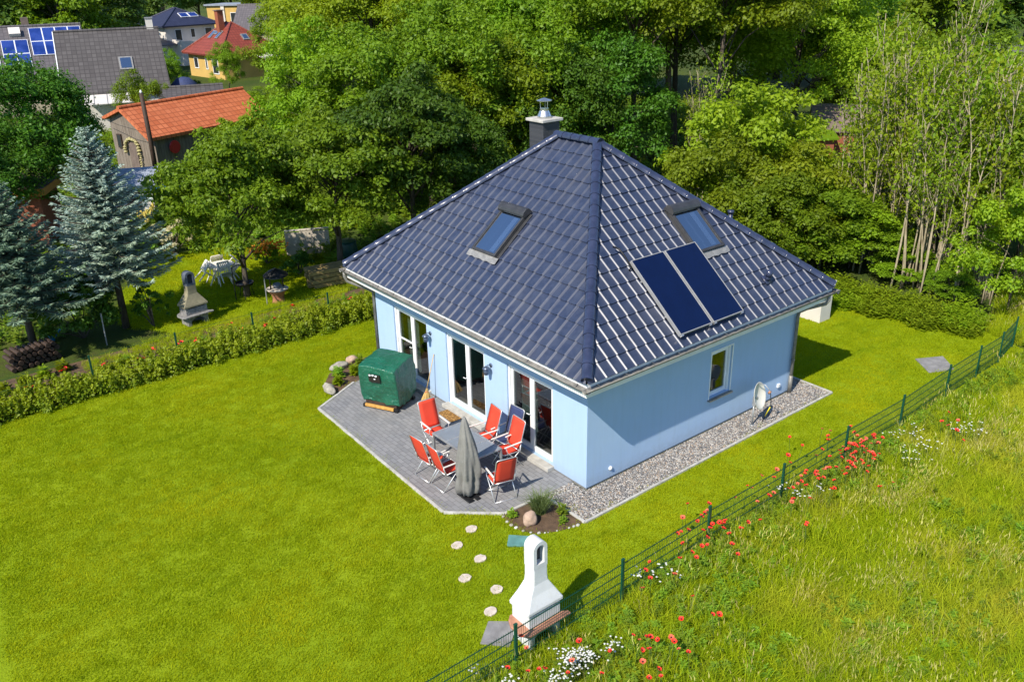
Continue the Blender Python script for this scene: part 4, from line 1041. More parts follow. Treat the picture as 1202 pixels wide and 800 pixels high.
def crown_mesh(name, seed, R_, z0, z1, nclump, nleaf, size, mat, shape=1., flat=.62, shell=.55, cs=1., up=.55):
    """clumps over an uneven ellipsoid between z0 and z1"""
    rng = np.random.default_rng(seed)
    zc, hz = (z0+z1)/2, (z1-z0)/2
    d = unit(rng.normal(size=(nclump,3))); d[:,2] = np.where(d[:,2] < -.5, -d[:,2], d[:,2])
    ph = np.arctan2(d[:,1], d[:,0])
    lob = 1+.16*np.sin(2*ph+seed)+.12*np.sin(3*ph+seed*2.1)+.10*np.sin(5*d[:,2]*2+seed)
    rad = (shell+(1-shell)*rng.random(nclump)**.6)*lob
    tz = d[:,2]*rad
    wid = np.sqrt(np.clip(1-np.clip(tz, -1, 1)**2*.25, 0, 1))**shape
    cc = np.stack([d[:,0]*rad*R_*wid, d[:,1]*rad*R_*wid, zc+tz*hz], 1)
    V = []; F = []; T = []; k = 0
    out = rng.random(nclump) < .14; cc[out] *= np.array([1.14,1.14,1.05])
    cr = R_*rng.uniform(.12, .28, nclump)*cs
    ctint = rng.uniform(-.22, .22, nclump)
    per = np.maximum(12, (nleaf*cr**2/np.sum(cr**2))).astype(int)
    for i in range(nclump):
        m = per[i]
        q = unit(rng.normal(size=(m,3))); q[:,2] = np.where((q[:,2] < -.25) & (rng.random(m) < .75), -q[:,2], q[:,2])
        r = cr[i]*(.35+.65*rng.random((m,1))**.5)*(1+.25*np.sin(4*q[:,:1]*3+i)+.2*np.sin(5*q[:,1:2]*3+2*i))
        pos = cc[i]+q*r*np.array([1,1,flat])
        pos[:,2] -= .22*cr[i]*(np.linalg.norm(q[:,:2], axis=1))**2
        nr = unit(q*.75+np.array([0,0,up])+rng.normal(size=(m,3))*.5)
        v, f = leaf_faces(pos, nr, size, rng)
        V.append(v); F.append(f+k); k += len(v); T.append(np.clip(.5+ctint[i]+rng.normal(size=m)*.22, 0, 1))
    return np_mesh(name, np.concatenate(V), np.concatenate(F), np.concatenate(T), (mat,)), cc, cr

def trunk_mesh(name, seed, H, cc, r0, mat, nlimb=14, z_first=.3, lean=.04, split=1):
    rs = random.Random(seed); b = MB()
    top = H*.86; n = 8
    lx, ly = rs.uniform(-lean, lean)*H, rs.uniform(-lean, lean)*H
    def axis(f): return Vector((lx*f+.03*H*math.sin(f*4+seed)*f*.5, ly*f+.02*H*math.cos(f*5+seed)*f*.5, top*f))
    b.tube([axis(0)+Vector((0,0,-.1))]+[axis(i/n) for i in range(1, n+1)], [r0*1.25]+[r0*(1-.82*i/n) for i in range(1, n+1)], 9)
    idx = sorted(range(len(cc)), key=lambda i: -rs.random()+0*i)[:nlimb]
    for i in idx:
        c = Vector(cc[i]); f = min(.95, max(z_first, (c.z/top)-.22-rs.random()*.12)); a = axis(f); e = a.lerp(c, .95)
        m1 = a.lerp(e, .45)+Vector((rs.uniform(-.1,.1), rs.uniform(-.1,.1), .10))*(e-a).length
        rr = r0*(1-.8*f)*.5
        b.tube([a, m1, e], [rr, rr*.65, rr*.25], 6)
    me = bpy.data.meshes.new(name); me.from_pydata(b.v, [], b.f); me.update(); me.materials.append(mat)
    me.polygons.foreach_set('use_smooth', [True]*len(me.polygons)); return me

def tree_kind(key, seed, H, R_, z0, ncl, nlf, size, leaf, r0, bark='trunk', **kw):
    tk = dict(nlimb=kw.pop('nlimb', 16), z_first=kw.pop('z_first', .3), lean=kw.pop('lean', .04))
    cm, cc, cr = crown_mesh('crown', seed, R_, z0, H, ncl, nlf, size, M[leaf], **kw)
    return dict(H=H, R=R_, crown=cm, trunk=trunk_mesh('trunk', seed, H, cc, r0, M[bark], **tk))
KIND = {
 'tall':  [tree_kind('tall', 11, 13, 4.8, 3.2, 170, 62000, .19, 'leaf_bright', .24, shell=.62, flat=.5, nlimb=26),
           tree_kind('tall', 12, 13, 4.8, 3.6, 160, 60000, .19, 'leaf_mid', .24, shell=.62, flat=.5, nlimb=26),
           tree_kind('tall', 13, 13, 4.8, 2.8, 180, 62000, .19, 'leaf_bright', .22, shell=.62, flat=.5, nlimb=26)],
 'high':  [tree_kind('high', 14, 13, 4.8, 7.0, 130, 52000, .19, 'leaf_mid', .22, shell=.62, flat=.5, nlimb=22),
           tree_kind('high', 15, 13, 4.8, 6.6, 130, 52000, .19, 'leaf_bright', .22, shell=.62, flat=.5, nlimb=22)],
 'round': [tree_kind('round', 21, 8, 3.3, 1.2, 95, 34000, .16, 'leaf_mid', .15, shell=.6),
           tree_kind('round', 22, 8, 3.3, 1.0, 105, 34000, .16, 'leaf_bright', .15, shell=.6)],
 'dark':  [tree_kind('dark', 31, 7.5, 3.3, 1.0, 95, 34000, .16, 'leaf_dark', .16, shell=.6),
           tree_kind('dark', 32, 7.5, 3.3, .9, 95, 34000, .16, 'leaf_mid', .16, shell=.6)],
 'walnut':[tree_kind('walnut', 41, 6.3, 2.95, 1.35, 125, 36000, .16, 'leaf_mid', .15, shell=.5, flat=.42, nlimb=24, z_first=.22),
           tree_kind('walnut', 42, 6.3, 2.95, 1.3, 125, 36000, .16, 'leaf_bright', .14, shell=.5, flat=.42, nlimb=24, z_first=.22)],
 'hazel': [tree_kind('hazel', 51, 5, 2.5, .15, 80, 24000, .15, 'leaf_yellow', .06, shell=.6, nlimb=14, z_first=.05),
           tree_kind('hazel', 52, 5, 2.5, .1, 75, 23000, .15, 'leaf_bright', .06, shell=.6, nlimb=14, z_first=.05),
           tree_kind('hazel', 53, 5, 2.5, .1, 85, 23000, .14, 'leaf_mid', .06, shell=.6, nlimb=14, z_first=.05)],
 'shrub': [tree_kind('shrub', 61, 2.6, 1.3, .0, 45, 11000, .12, 'leaf_bright', .04, shell=.6, nlimb=8, z_first=.05),
           tree_kind('shrub', 62, 2.6, 1.3, .0, 45, 11000, .12, 'leaf_mid', .04, shell=.6, nlimb=8, z_first=.05)],
 'far':   [tree_kind('far', 71, 14, 6, 1.0, 110, 26000, .42, 'leaf_far', .3, shell=.62),
           tree_kind('far', 72, 14, 6, 1.0, 100, 26000, .42, 'leaf_mid', .3, shell=.62)],
}
def plant_tree(kind, x, y, H, R_, name, label, cat='tree', group=None, rz=None, var=None, z=-.03, leafm=None):
    k = KIND[kind][var if var is not None else int(abs(x*7.3+y*3.1)) % len(KIND[kind])]
    t = thing(name, label, cat, (x,y,z), rz if rz is not None else (x*1.7+y*2.3) % 6.28, group)
    t.scale = (R_/k['R'], R_/k['R'], H/k['H'])
    link('trunk', k['trunk'], t); c = link('crown', k['crown'], t)
    if leafm: c.material_slots[0].link = 'OBJECT'; c.material_slots[0].material = M[leafm]
    return t

TREES=[('tall',20.00,47.91,13.0,4.6,'tl'),
('tall',23.55,50.54,15.0,5.0,'tl'),
('tall',17.19,38.05,12.5,4.6,'tl'),
('tall',22.51,39.47,14.0,5.0,'tl'),
('tall',20.06,31.44,12.0,4.4,'tl'),
('tall',24.90,32.77,14.0,5.0,'tm'),
('tall',21.36,25.28,12.5,4.4,'tm'),
('high',27.33,27.93,14.5,5.0,'tm'),
('high',22.35,20.17,13.0,4.2,'tm'),
('high',28.99,23.29,14.0,5.0,'tr'),
('high',24.23,16.52,11.5,4.2,'tr'),
('tall',35.06,22.11,13.5,5.0,'tr'),
('tall',31.45,16.82,10.5,4.0,'tr'),
('tall',40.79,20.80,10.5,4.4,'tr'),
('round',9.94,32.83,7.2,2.6,'ml'),
('round',9.30,28.68,8.3,3.0,'ml'),
('round',9.37,25.24,8.6,3.4,'ml'),
('round',11.15,23.00,8.8,3.5,'ml'),
('round',13.01,21.72,8.2,3.2,'ml'),
('round',15.91,22.03,8.5,3.2,'ml'),
('dark',16.90,19.89,7.5,3.0,'mb'),
('dark',19.29,19.02,7.5,3.0,'mb'),
('walnut',-0.70,17.58,5.9,2.5,'F'),
('walnut',3.27,17.72,6.0,2.7,'G'),
('walnut',6.63,17.57,6.6,2.9,'G2'),
('dark',9.05,17.79,5.8,2.4,'G3'),
('dark',-3.92,33.07,7.0,3.0,'A'),
('dark',-6.54,30.42,5.6,2.6,'A2'),
('dark',-1.86,35.74,5.0,1.9,'A3'),
('round',4.32,43.48,5.5,1.5,'B'),
('round',13.46,67.88,5.0,1.4,'b1'),
('round',19.04,68.06,4.8,1.3,'b2'),
('shrub',14.44,63.35,2.6,0.9,'b3'),
('round',13.29,48.83,3.2,2.0,'b4'),
('shrub',9.55,45.99,2.8,1.8,'b5'),
('round',21.54,60.52,8.0,2.6,'b6'),
('shrub',8.30,37.91,3.6,1.7,'b7'),
('hazel',18.15,9.66,6.6,3.0,'h1'),
('hazel',14.67,8.45,4.6,2.2,'h2'),
('hazel',17.87,7.46,4.7,2.5,'h3'),
('hazel',14.87,6.51,3.8,2.2,'h4'),
('hazel',17.35,5.49,3.7,2.3,'h5'),
('hazel',18.33,4.80,2.6,1.7,'hs'),
('hazel',18.86,3.84,2.2,1.6,'hs'),
('hazel',18.53,2.28,1.2,1.2,'hs'),
('hazel',18.11,0.80,1.0,1.1,'hs'),
('hazel',17.88,-1.30,4.4,1.7,'h9'),
('hazel',20.20,-0.36,6.5,2.4,'h10'),
('hazel',22.90,7.88,3.5,2.0,'hb'),
('hazel',24.76,6.58,4.4,2.2,'hb'),
('hazel',24.65,4.53,4.0,2.1,'hb'),
('hazel',24.35,2.74,4.0,2.1,'hb'),
('round',38.58,16.74,7.0,3.0,'rb'),
('round',35.71,11.52,7.0,3.0,'rb'),
('round',35.79,9.02,6.8,3.0,'rb'),
('round',33.92,5.74,6.8,3.0,'rb'),
('far',65.87,42.64,15.0,6.5,'fr'),
('far',62.15,35.66,13.0,6.0,'fr'),
('far',67.42,34.77,14.0,6.5,'fr'),
('far',65.64,29.80,13.0,6.0,'fr'),
('far',73.41,30.03,14.0,6.5,'fr'),
('far',83.98,31.10,15.0,7.0,'fr'),
('far',90.04,29.68,15.0,7.0,'fr'),
('far',86.69,24.53,15.0,7.0,'fr'),
('far',57.62,23.59,9.5,4.0,'fr'),
('far',3.36,104.77,13.0,6.0,'fl'),
('far',5.13,96.44,12.0,5.5,'fl'),
('far',9.50,101.78,12.0,6.0,'fl'),
('far',11.59,93.19,11.0,5.0,'fl'),
('far',17.18,104.21,13.0,6.0,'fl'),
('far',29.17,132.06,14.0,6.0,'fl'),
('far',46.55,168.59,15.0,6.0,'fl'),
('far',54.52,171.16,13.0,5.0,'fl'),
('far',62.23,173.58,15.0,6.5,'fl'),
('far',50.32,124.33,15.0,6.0,'fm'),
('far',33.46,76.97,14.0,6.0,'fm'),
('far',33.20,71.47,15.0,6.0,'fm'),
('far',35.34,64.48,14.0,6.0,'fm'),
('far',36.90,57.50,14.0,6.0,'fm'),
('far',39.06,49.60,14.0,6.0,'fm'),
('far',43.76,45.43,14.0,6.0,'fm'),
('far',48.05,40.98,14.0,6.0,'fm'),
('far',51.44,36.92,14.0,6.0,'fm')]
THIN=[(19.08,5.76,6.6),(19.42,5.67,5.4),(19.92,6.07,6.2),(20.44,6.13,7.0),(19.25,5.07,7.6),(19.60,5.41,8.5),(20.00,5.35,7.8),(20.02,5.42,7.4),(18.21,4.18,8.5),(20.10,5.02,8.5),(20.74,5.13,6.7),(19.54,4.33,8.8),(18.69,3.72,5.7),(20.94,5.04,6.9),(19.29,3.88,7.1),(19.44,3.92,7.4),(20.81,4.43,7.8),(20.70,4.10,9.0),(17.49,2.45,8.5),(21.03,4.00,7.4),(17.81,2.37,8.4),(18.18,2.49,5.4),(21.56,3.92,5.5),(18.89,2.52,5.8),(20.54,3.39,8.5),(19.83,3.02,5.4),(18.64,2.08,8.5),(19.55,2.30,9.0),(17.48,1.45,7.5),(18.05,1.71,6.8),(17.98,1.36,5.4),(18.80,1.54,8.8),(19.15,1.58,6.9),(20.40,2.16,7.5),(20.34,2.00,8.8),(19.48,1.52,7.9),(18.86,1.23,8.9),(20.12,1.57,5.2),(20.30,1.58,5.3),(20.61,1.53,5.4),(19.86,1.09,7.8),(21.02,1.57,8.0),(17.92,0.26,7.8),(18.98,0.29,6.9),(19.31,0.44,6.6),(19.55,0.53,7.5),(19.62,0.46,8.1),(20.55,0.82,8.0),(18.95,-0.03,8.3),(18.81,-0.16,6.9),(18.48,-0.54,6.4),(22.02,0.86,6.9),(19.83,1.85,10.4),(20.19,2.26,9.0),(20.07,6.78,5.0),(20.13,8.56,5.2),(20.86,14.32,7.5),(21.45,15.17,6.0)]


LBL = {
 'tl': ('deciduous_tree','tall bright green tree in the row behind the garden trees, left of the chimney','tree','tall trees left of the chimney'),
 'tm': ('deciduous_tree','tall leafy tree rising right behind the roof ridge and chimney','tree','tall trees behind the roof ridge'),
 'tr': ('deciduous_tree','tall leafy tree above the hazel thicket, right of the roof peak','tree','tall trees right of the roof peak'),
 'ml': ('deciduous_tree','middle-sized dense tree in front of the tall row, left of the roof','tree','middle-sized trees left of the roof'),
 'mb': ('deciduous_tree','dark low tree in the shade right behind the chimney','tree','dark low trees behind the chimney'),
 'md': ('deciduous_tree','dark low tree in deep shade just right of the roof peak','tree','dark low trees right of the roof peak'),
 'F': ('garden_tree','broad leafy garden tree standing behind the ivory plastic garden set','tree',None),
 'G': ('garden_tree','broad leafy garden tree beside the timber stack, its trunk right of the little well','tree',None),
 'G2': ('garden_tree','leafy garden tree behind the left hip of the blue roof','tree',None),
 'G3': ('garden_tree','dark garden tree just above the left roof edge, next to a fence panel','tree',None),
 'A': ('dark_tree','big dark round tree in front of the solar roof, left of the plank shed','tree',None),
 'A2': ('dark_tree','dark tree cut by the left picture edge above the brown flat roof','tree',None),
 'A3': ('dark_tree','smaller dark tree between the big round tree and the plank shed','tree',None),
 'B': ('small_tree','small pale round tree before the grey gabled roof','tree',None),
 'b1': ('small_tree','slim small tree between the grey gabled house and the red roofed house','tree',None),
 'b2': ('small_tree','small round tree at the corner of the red roofed yellow house','tree',None),
 'b3': ('round_shrub','clipped round shrub on the lawn before the yellow house wall','shrub',None),
 'b4': ('deciduous_tree','bushy tree at the right end of the orange shed roof','tree',None),
 'b5': ('round_shrub','light green bush behind the orange shed roof','shrub',None),
 'b6': ('deciduous_tree','bushy tree covering the right side of the red roofed house','tree',None),
 'b7': ('round_shrub','tall bush in front of the right part of the orange shed roof','shrub',None),
 'h1': ('hazel_shrub','largest yellow green hazel bush above the right roof slope','shrub',None),
 'h2': ('hazel_shrub','hazel bush hugging the right hip right beside the roof','shrub',None),
 'h3': ('hazel_shrub','big rounded hazel bush right of the largest one','shrub',None),
 'h4': ('hazel_shrub','low dense bush right above the eave corner by the vent tile','shrub',None),
 'h5': ('hazel_shrub','mid-height bush left of the bare pale trunks','shrub',None),
 'hs': ('hazel_shrub','low bush at the foot of the bare pale trunks','shrub','low bushes below the bare trunks'),
 'h9': ('hazel_shrub','green bush behind the far end of the mesh fence','shrub',None),
 'h10': ('hazel_shrub','tall bush at the right picture edge above the fence end','shrub',None),
 'hb': ('hazel_shrub','bush half hidden behind the bare pale trunks','shrub','bushes behind the bare trunks'),
 'rb': ('deciduous_tree','loose grey green tree behind the thicket at upper right','tree','trees behind the right thicket'),
 'fr': ('wood_tree','dark green tree of the far wood at the top right','tree','far wood at the top right'),
 'fl': ('wood_tree','tree of the far belt behind the neighbouring houses','tree','far trees behind the houses'),
 'fm': ('wood_tree','distant tree glimpsed between the tall trees at the top middle','tree','distant trees at the top middle'),
}
for i, (k, x, y, H, Rr, key) in enumerate(TREES):
    nm, lb, cat, grp = LBL[key]
    lm = ('leaf_mid','leaf_bright','leaf_yellow','leaf_mid','leaf_mid')[(i*3+1) % 5] if key in ('tl','tm','tr','rb') else 'leaf_mid' if key in ('F','G','h4') else 'leaf_dark' if key in ('G2','G3') else ('leaf_mid','leaf_bright')[i % 3 == 0] if key == 'ml' else ('leaf_bright' if key in ('fm','b6','b4') else 'leaf_dark' if key in ('A','A2','A3','mb') else None)
    plant_tree(k, x, y, H*(1+.06*math.sin(i*2.7)), Rr, nm, lb, cat, grp, leafm=lm)
# slim bare-trunked trees of the thicket
def thin_tree(seed):
    rs = random.Random(seed); H = 6.6; b = MB(); tips = []
    nst = rs.choice((1, 2, 2, 3))
    for s in range(nst):
        ox, oy = rs.uniform(-.25,.25), rs.uniform(-.25,.25); lx, ly = rs.uniform(-.9,.9), rs.uniform(-.9,.9); h = H*rs.uniform(.75, 1)
        pts = [Vector((ox+lx*f*f+.10*math.sin(f*7+s), oy+ly*f*f+.08*math.cos(f*6+seed), h*f-.1)) for f in [i/9 for i in range(10)]]
        r0 = rs.uniform(.030, .050); b.tube(pts, [r0*(1-.8*i/9) for i in range(10)], 7)
        for k in range(13):
            f = rs.uniform(.38, .98); i = min(8, int(f*9)); a = pts[i].lerp(pts[i+1], f*9-i)
            an = rs.uniform(0, 6.28); l = h*.17*rs.uniform(.5, 1.2)*(1.15-f*.5)
            e = a+Vector((math.cos(an)*l*.6, math.sin(an)*l*.6, l)); m1 = a.lerp(e, .5)+Vector((math.cos(an)*l*.1, math.sin(an)*l*.1, -.02))
            b.tube([a, m1, e], [r0*.32, r0*.2, r0*.08], 5); tips += [m1, e]
            for _ in range(2):
                an2 = an+rs.uniform(-1.2,1.2); e2 = m1+Vector((math.cos(an2)*l*.35, math.sin(an2)*l*.35, l*.35)); b.tube([m1, e2], [r0*.12, r0*.05], 4); tips.append(e2)
    me = bpy.data.meshes.new('trunk'); me.from_pydata(b.v, [], b.f); me.update(); me.materials.append(M['palebark']); me.polygons.foreach_set('use_smooth', [True]*len(me.polygons))
    rng = np.random.default_rng(seed); C = np.array([tuple(t) for t in tips]); n = 780
    P = C[rng.integers(0, len(C), n)]+rng.normal(size=(n,3))*np.array([.22,.22,.16])
    v, f = leaf_faces(P, unit(rng.normal(size=(n,3))*.7+np.array([0,0,.6])), .13, rng)
    return me, np_mesh('crown', v, f, rng.random(n), (M['leaf_yellow'] if seed % 3 else M['leaf_mid'],))
TV = [thin_tree(80+i) for i in range(6)]
for i, (x, y, H) in enumerate(THIN):
    a, c = TV[i % 6]
    right = x*.782-y*.623 > 8
    t = thing('bare_trunk_tree', 'slender young tree with pale bare trunk in the thicket on the right' if i < len(THIN)-2 else 'pale bare branched young tree right of the roof peak', 'tree', (x,y,-.03), (i*2.4) % 6.28, 'bare pale trunks of the right thicket' if i < len(THIN)-2 else 'bare young trees right of the roof peak')
    t.scale = (H/6*.8, H/6*.8, H/6)
    link('trunk', a, t); link('crown', c, t)
# fresh green ferny plants along the far lawn edge
fern = [weed('leaves', 95, .55, .17, M['leaf_fern'], 700+i, .52) for i in range(3)]
k = 0
for i in range(30):
    f = i/29; x = 14.55+.25*math.sin(i*2.1)+1.0*f**3; y = 11.5-12.7*f + .15*math.cos(i*3)
    for dx in (0, .65):
        t = thing('fern_clump', 'fresh green leafy clump in the low band along the far lawn edge', 'fern', (x+dx,y+dx*.4,-.02), i*1.3+dx, 'ferns along the far lawn edge')
        s = .85+.3*math.sin(i*5+dx*9)**2+dx*.35; t.scale = (s*1.1, s*1.1, s); link('leaves', fern[(i+k) % 3], t); k += 1

# blue spruces
def spruce(seed, H, R_, mat, zb=.9):
    rng = np.random.default_rng(seed); rs = random.Random(seed)
    V = []; F = []; T = []; k = 0; b = MB()
    b.tube([(0,0,-.1),(0,0,H*.5),(0,0,H*.97)], [.13,.08,.015], 9)
    z = zb
    while z < H*.985:
        f = (z-zb)/(H-zb); ln = R_*(1-f)**.85*(.9+.2*rs.random())+.12; nb = 9 if f < .7 else 7; a0 = rs.random()*6.28
        for j in range(nb):
            a = a0+6.283*j/nb+rs.uniform(-.2,.2); l = ln*rs.uniform(.78, 1.12); dz = rs.uniform(-.05,.05)
            rise = -.22+.75*f+rs.uniform(-.10,.10)
            n = max(4, int(l/.085)); d = np.array([math.cos(a), math.sin(a), 0]); side = np.array([-d[1], d[0], 0])
            s = (np.arange(n)+.5)/n
            pz = z+dz+rise*l*s*.55+.16*l*s**3-.05*l*np.sin(s*3.14)
            if l > .5: b.tube([(0,0,z+dz),(d[0]*l*.5,d[1]*l*.5,z+dz+rise*l*.27),(d[0]*l*.92,d[1]*l*.92,z+dz+rise*l*.5+.1*l)], [.022,.015,.006], 5)
            tn = rs.uniform(-.2,.2)
            for q in range(n):
                if s[q] < .12 and rs.random() < .5: continue
                tw = l*.30*(1-s[q]*.72)+.07
                for sg in (-1, 0, 1):
                    for rep in range(3):
                        c0 = d*l*s[q]+np.array([0,0,pz[q]]); dr = side*sg*.85+d*(.65 if sg else 1.)+np.array([0,0,rng.uniform(-.25,.30)])+rng.normal(size=3)*.14
                        dr /= np.linalg.norm(dr); tl_ = tw*rng.uniform(.4,1.0); w = np.cross(dr, np.array([0,0,1])+rng.normal(size=3)*.6); w /= np.linalg.norm(w)+1e-6; ww = .022
                        V += [c0, c0+dr*tl_*.45+w*ww, c0+dr*tl_, c0+dr*tl_*.45-w*ww]; F.append((k,k+1,k+2,k+3)); k += 4; T.append(np.clip(.35+.4*s[q]+tn+rng.normal()*.18, 0, 1))
        z += .18*(1-.35*f)
    tm = bpy.data.meshes.new('trunk'); tm.from_pydata(b.v, [], b.f); tm.update(); tm.materials.append(M['trunk']); tm.polygons.foreach_set('use_smooth', [True]*len(tm.polygons))
    return tm, np_mesh('crown', np.array(V), np.array(F), T, (mat,))
for (x, y, H, Rr, mm, sd, zb, lb) in [(-5.05,17.5,6.8,2.0,'needle',1,1.9,'tall silvery blue spruce left of the grey masonry barbecue'),
                                 (-7.95,17.2,5.6,2.0,'needle_green',2,1.8,'greener spruce half cut by the left picture edge')]:
    t = thing('blue_spruce', lb, 'tree', (x,y,-.03), .4); a, c = spruce(sd, H, Rr, M[mm], zb); link('trunk', a, t); link('crown', c, t)
# ------------------------------------------------------------------ hedge, old wire fence, flowers
rng = np.random.default_rng(5)
V = []; F = []; T = []; k = 0
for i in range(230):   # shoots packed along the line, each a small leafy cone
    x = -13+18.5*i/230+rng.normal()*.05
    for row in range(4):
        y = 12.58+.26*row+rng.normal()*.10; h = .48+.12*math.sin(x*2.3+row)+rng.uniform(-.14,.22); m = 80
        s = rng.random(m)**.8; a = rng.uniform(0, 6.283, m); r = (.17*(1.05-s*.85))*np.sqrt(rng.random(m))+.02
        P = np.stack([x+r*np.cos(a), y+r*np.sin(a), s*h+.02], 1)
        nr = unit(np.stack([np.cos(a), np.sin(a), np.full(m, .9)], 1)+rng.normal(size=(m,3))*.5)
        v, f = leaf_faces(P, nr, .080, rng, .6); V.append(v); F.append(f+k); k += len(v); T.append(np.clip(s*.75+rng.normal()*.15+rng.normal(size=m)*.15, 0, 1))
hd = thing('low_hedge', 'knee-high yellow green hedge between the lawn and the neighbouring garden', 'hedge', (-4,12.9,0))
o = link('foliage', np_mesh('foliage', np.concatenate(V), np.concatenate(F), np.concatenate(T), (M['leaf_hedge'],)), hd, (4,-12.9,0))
m = MB()
for i in range(60): x = -13+18.5*i/60; m.tube([(x+4,0,0),(x+4.03,.03,.45)], [.012,.006], 5)
m.build('stems', M['trunk'], hd)
t = thing('wire_fence', 'old wire fence on short green posts behind the low hedge', 'fence', (-4,13.5,0))
PX = [-12.3,-9.72,-7.15,-4.66,-2.18,.55,3.0]
for x in PX:
    m = MB(); m.box(-.025,.025,-.02,.02,-.05,.98); m.build('post', M['greenpost'], t, (x+4,-.05+.02*x,0), bevel=.004)
m = MB()
for z in (.25,.6,.93): m.tube([(x+4,-.05+.02*x,z) for x in PX], .004, 5)
m.build('wire', M['greenpost'], t)

def flower(petal_mat, nm, hgt, rad):
    pm_ = MB(); n = 10
    for p in range(4):
        a0 = p*math.pi/2; vs = []
        for i in range(5):
            f = i/4; r = rad*f; zz = .55*rad*f**1.7
            for j in range(5):
                g_ = (j-2)/2; a = a0+g_*.95*(1-.12*f); w = 1-.12*g_*g_; vs.append((r*w*math.cos(a), r*w*math.sin(a), zz+.10*rad*math.sin(3*g_+p)*f+p % 2*.004))
        pm_.add(vs, [(5*i+j, 5*i+5+j, 5*i+6+j, 5*i+1+j) for i in range(4) for j in range(4)])
    return pm_
pp = flower(M['poppy'], 'petals', 0, .052); co = MB(); co.lathe([(.012,.0),(.016,.015),(.010,.028)], 8)
def mesh_of(mb, name, mat, smooth=True):
    me = bpy.data.meshes.new(name); me.from_pydata(mb.v, [], mb.f); me.update(); me.materials.append(mat)
    if smooth: me.polygons.foreach_set('use_smooth', [True]*len(me.polygons))
    return me
stm = MB(); stm.tube([(.06,.02,-.60),(.03,.03,-.30),(.0,.0,-.06),(.0,.0,.0)], .0045, 5)
pet_me, core_me, stem_me = mesh_of(pp, 'petals', M['poppy']), mesh_of(co, 'seed_head', M['poppycore']), mesh_of(stm, 'stem', M['stem'])
M['poppy2'] = basic('pale_poppy_petal', (.70,.12,.06), .6, .2, 30)
def poppy(x, y, z, sc, label, group, rs, pale=False):
    t = thing('poppy', label, 'flower', (x,y,0), rs.uniform(0,6.28), group)
    a = link('petals', pet_me, t, (0,0,z)); a.scale = (sc,)*3; a.rotation_euler = (rs.uniform(-.5,.5), rs.uniform(-.5,.5), 0)
    if pale: a.material_slots[0].link = 'OBJECT'; a.material_slots[0].material = M['poppy2']
    b_ = link('seed_head', core_me, a); b_.location.z = .004
    c_ = link('stem', stem_me, t, (0,0,z)); c_.scale = (1,1,max(.2,z/.6))
rs = random.Random(77)
POP = [(-5.14,-3.63),(-4.96,-3.94),(-4.76,-3.98),(-4.06,-4.70),(-4.45,-4.33),(-3.87,-3.97),(-4.64,-3.09),(-4.72,-3.10),(-4.54,-3.24),(-3.09,-4.45),(-3.08,-4.59),(-2.92,-4.62),(-2.79,-4.74),(-2.59,-4.85),(-3.20,-4.76),(-3.09,-4.83),(-2.65,-5.28),(-3.39,-4.96),(-3.28,-5.20),(-3.39,-5.36),(-3.54,-5.24),(-1.53,-4.41),(-1.67,-4.97),(-1.51,-4.99),(-1.40,-3.25),(-1.66,-3.37),(-1.74,-3.58),(-1.30,-3.78),(-2.04,-3.67),(-0.85,-3.52),(-0.31,-2.96),(-0.05,-3.02),(-0.49,-3.27),(-0.22,-3.11),(0.22,-3.02),(0.18,-3.21),(0.23,-3.34),(-0.33,-3.60),(-0.17,-3.61),(-0.66,-3.75),(0.47,-2.91),(0.64,-2.85),(0.89,-2.76),(0.64,-3.26),(0.69,-3.33),(0.98,-3.18),(0.23,-3.88),(0.45,-3.65),(0.48,-3.47),(5.53,-2.39),(4.50,-2.54),(5.05,-2.86),(4.65,-2.96),(3.54,-2.87),(3.14,-2.81),(3.79,-3.19),(5.80,-3.15),(5.71,-3.31),(5.06,-3.35),(5.34,-3.35),(5.21,-3.48),(5.45,-3.50),(5.16,-3.71),(5.29,-3.74),(5.37,-3.83),(4.89,-3.80),(4.63,-3.73),(4.63,-3.66),(4.28,-3.56),(4.12,-3.51),(3.96,-3.44),(3.68,-3.46),(3.37,-3.29),(3.16,-3.11),(2.81,-2.98),(2.74,-3.08),(2.68,-3.44),(2.98,-3.46),(3.41,-3.66),(3.39,-4.07),(3.67,-3.91),(4.14,-3.80),(4.42,-3.77),(4.77,-4.07),(4.50,-3.84),(2.16,-2.89),(1.79,-3.31),(2.11,-3.36),(2.34,-3.77),(1.07,-3.62),(1.93,-4.41),(4.65,-4.71),(8.01,-4.07),(7.93,-4.27),(8.45,-4.00),(7.77,-4.54),(7.41,-4.87),(8.28,-4.32)]
DAI = [(6.88,-3.46),(7.49,-3.74),(6.95,-4.17),(6.25,-4.27),(8.49,-4.51),(2.79,-3.12),(2.97,-3.54),(3.47,-3.73),(-4.06,-4.05),(-3.83,-4.17),(-4.52,-4.19),(-3.35,-4.26),(-5.11,-3.74),(-1.56,-3.23),(-1.21,-3.47),(-5.49,-3.20)]
POPC = [(-7.85,14.02),(-7.71,14.05),(-6.74,13.65),(-5.68,13.35),(-4.38,13.84),(-5.26,13.78),(-2.69,14.25),(-1.26,13.75),(-2.51,13.61),(-1.75,13.43),(-3.93,13.80),(-0.31,14.40),(1.45,13.69),(-8.86,13.49)]

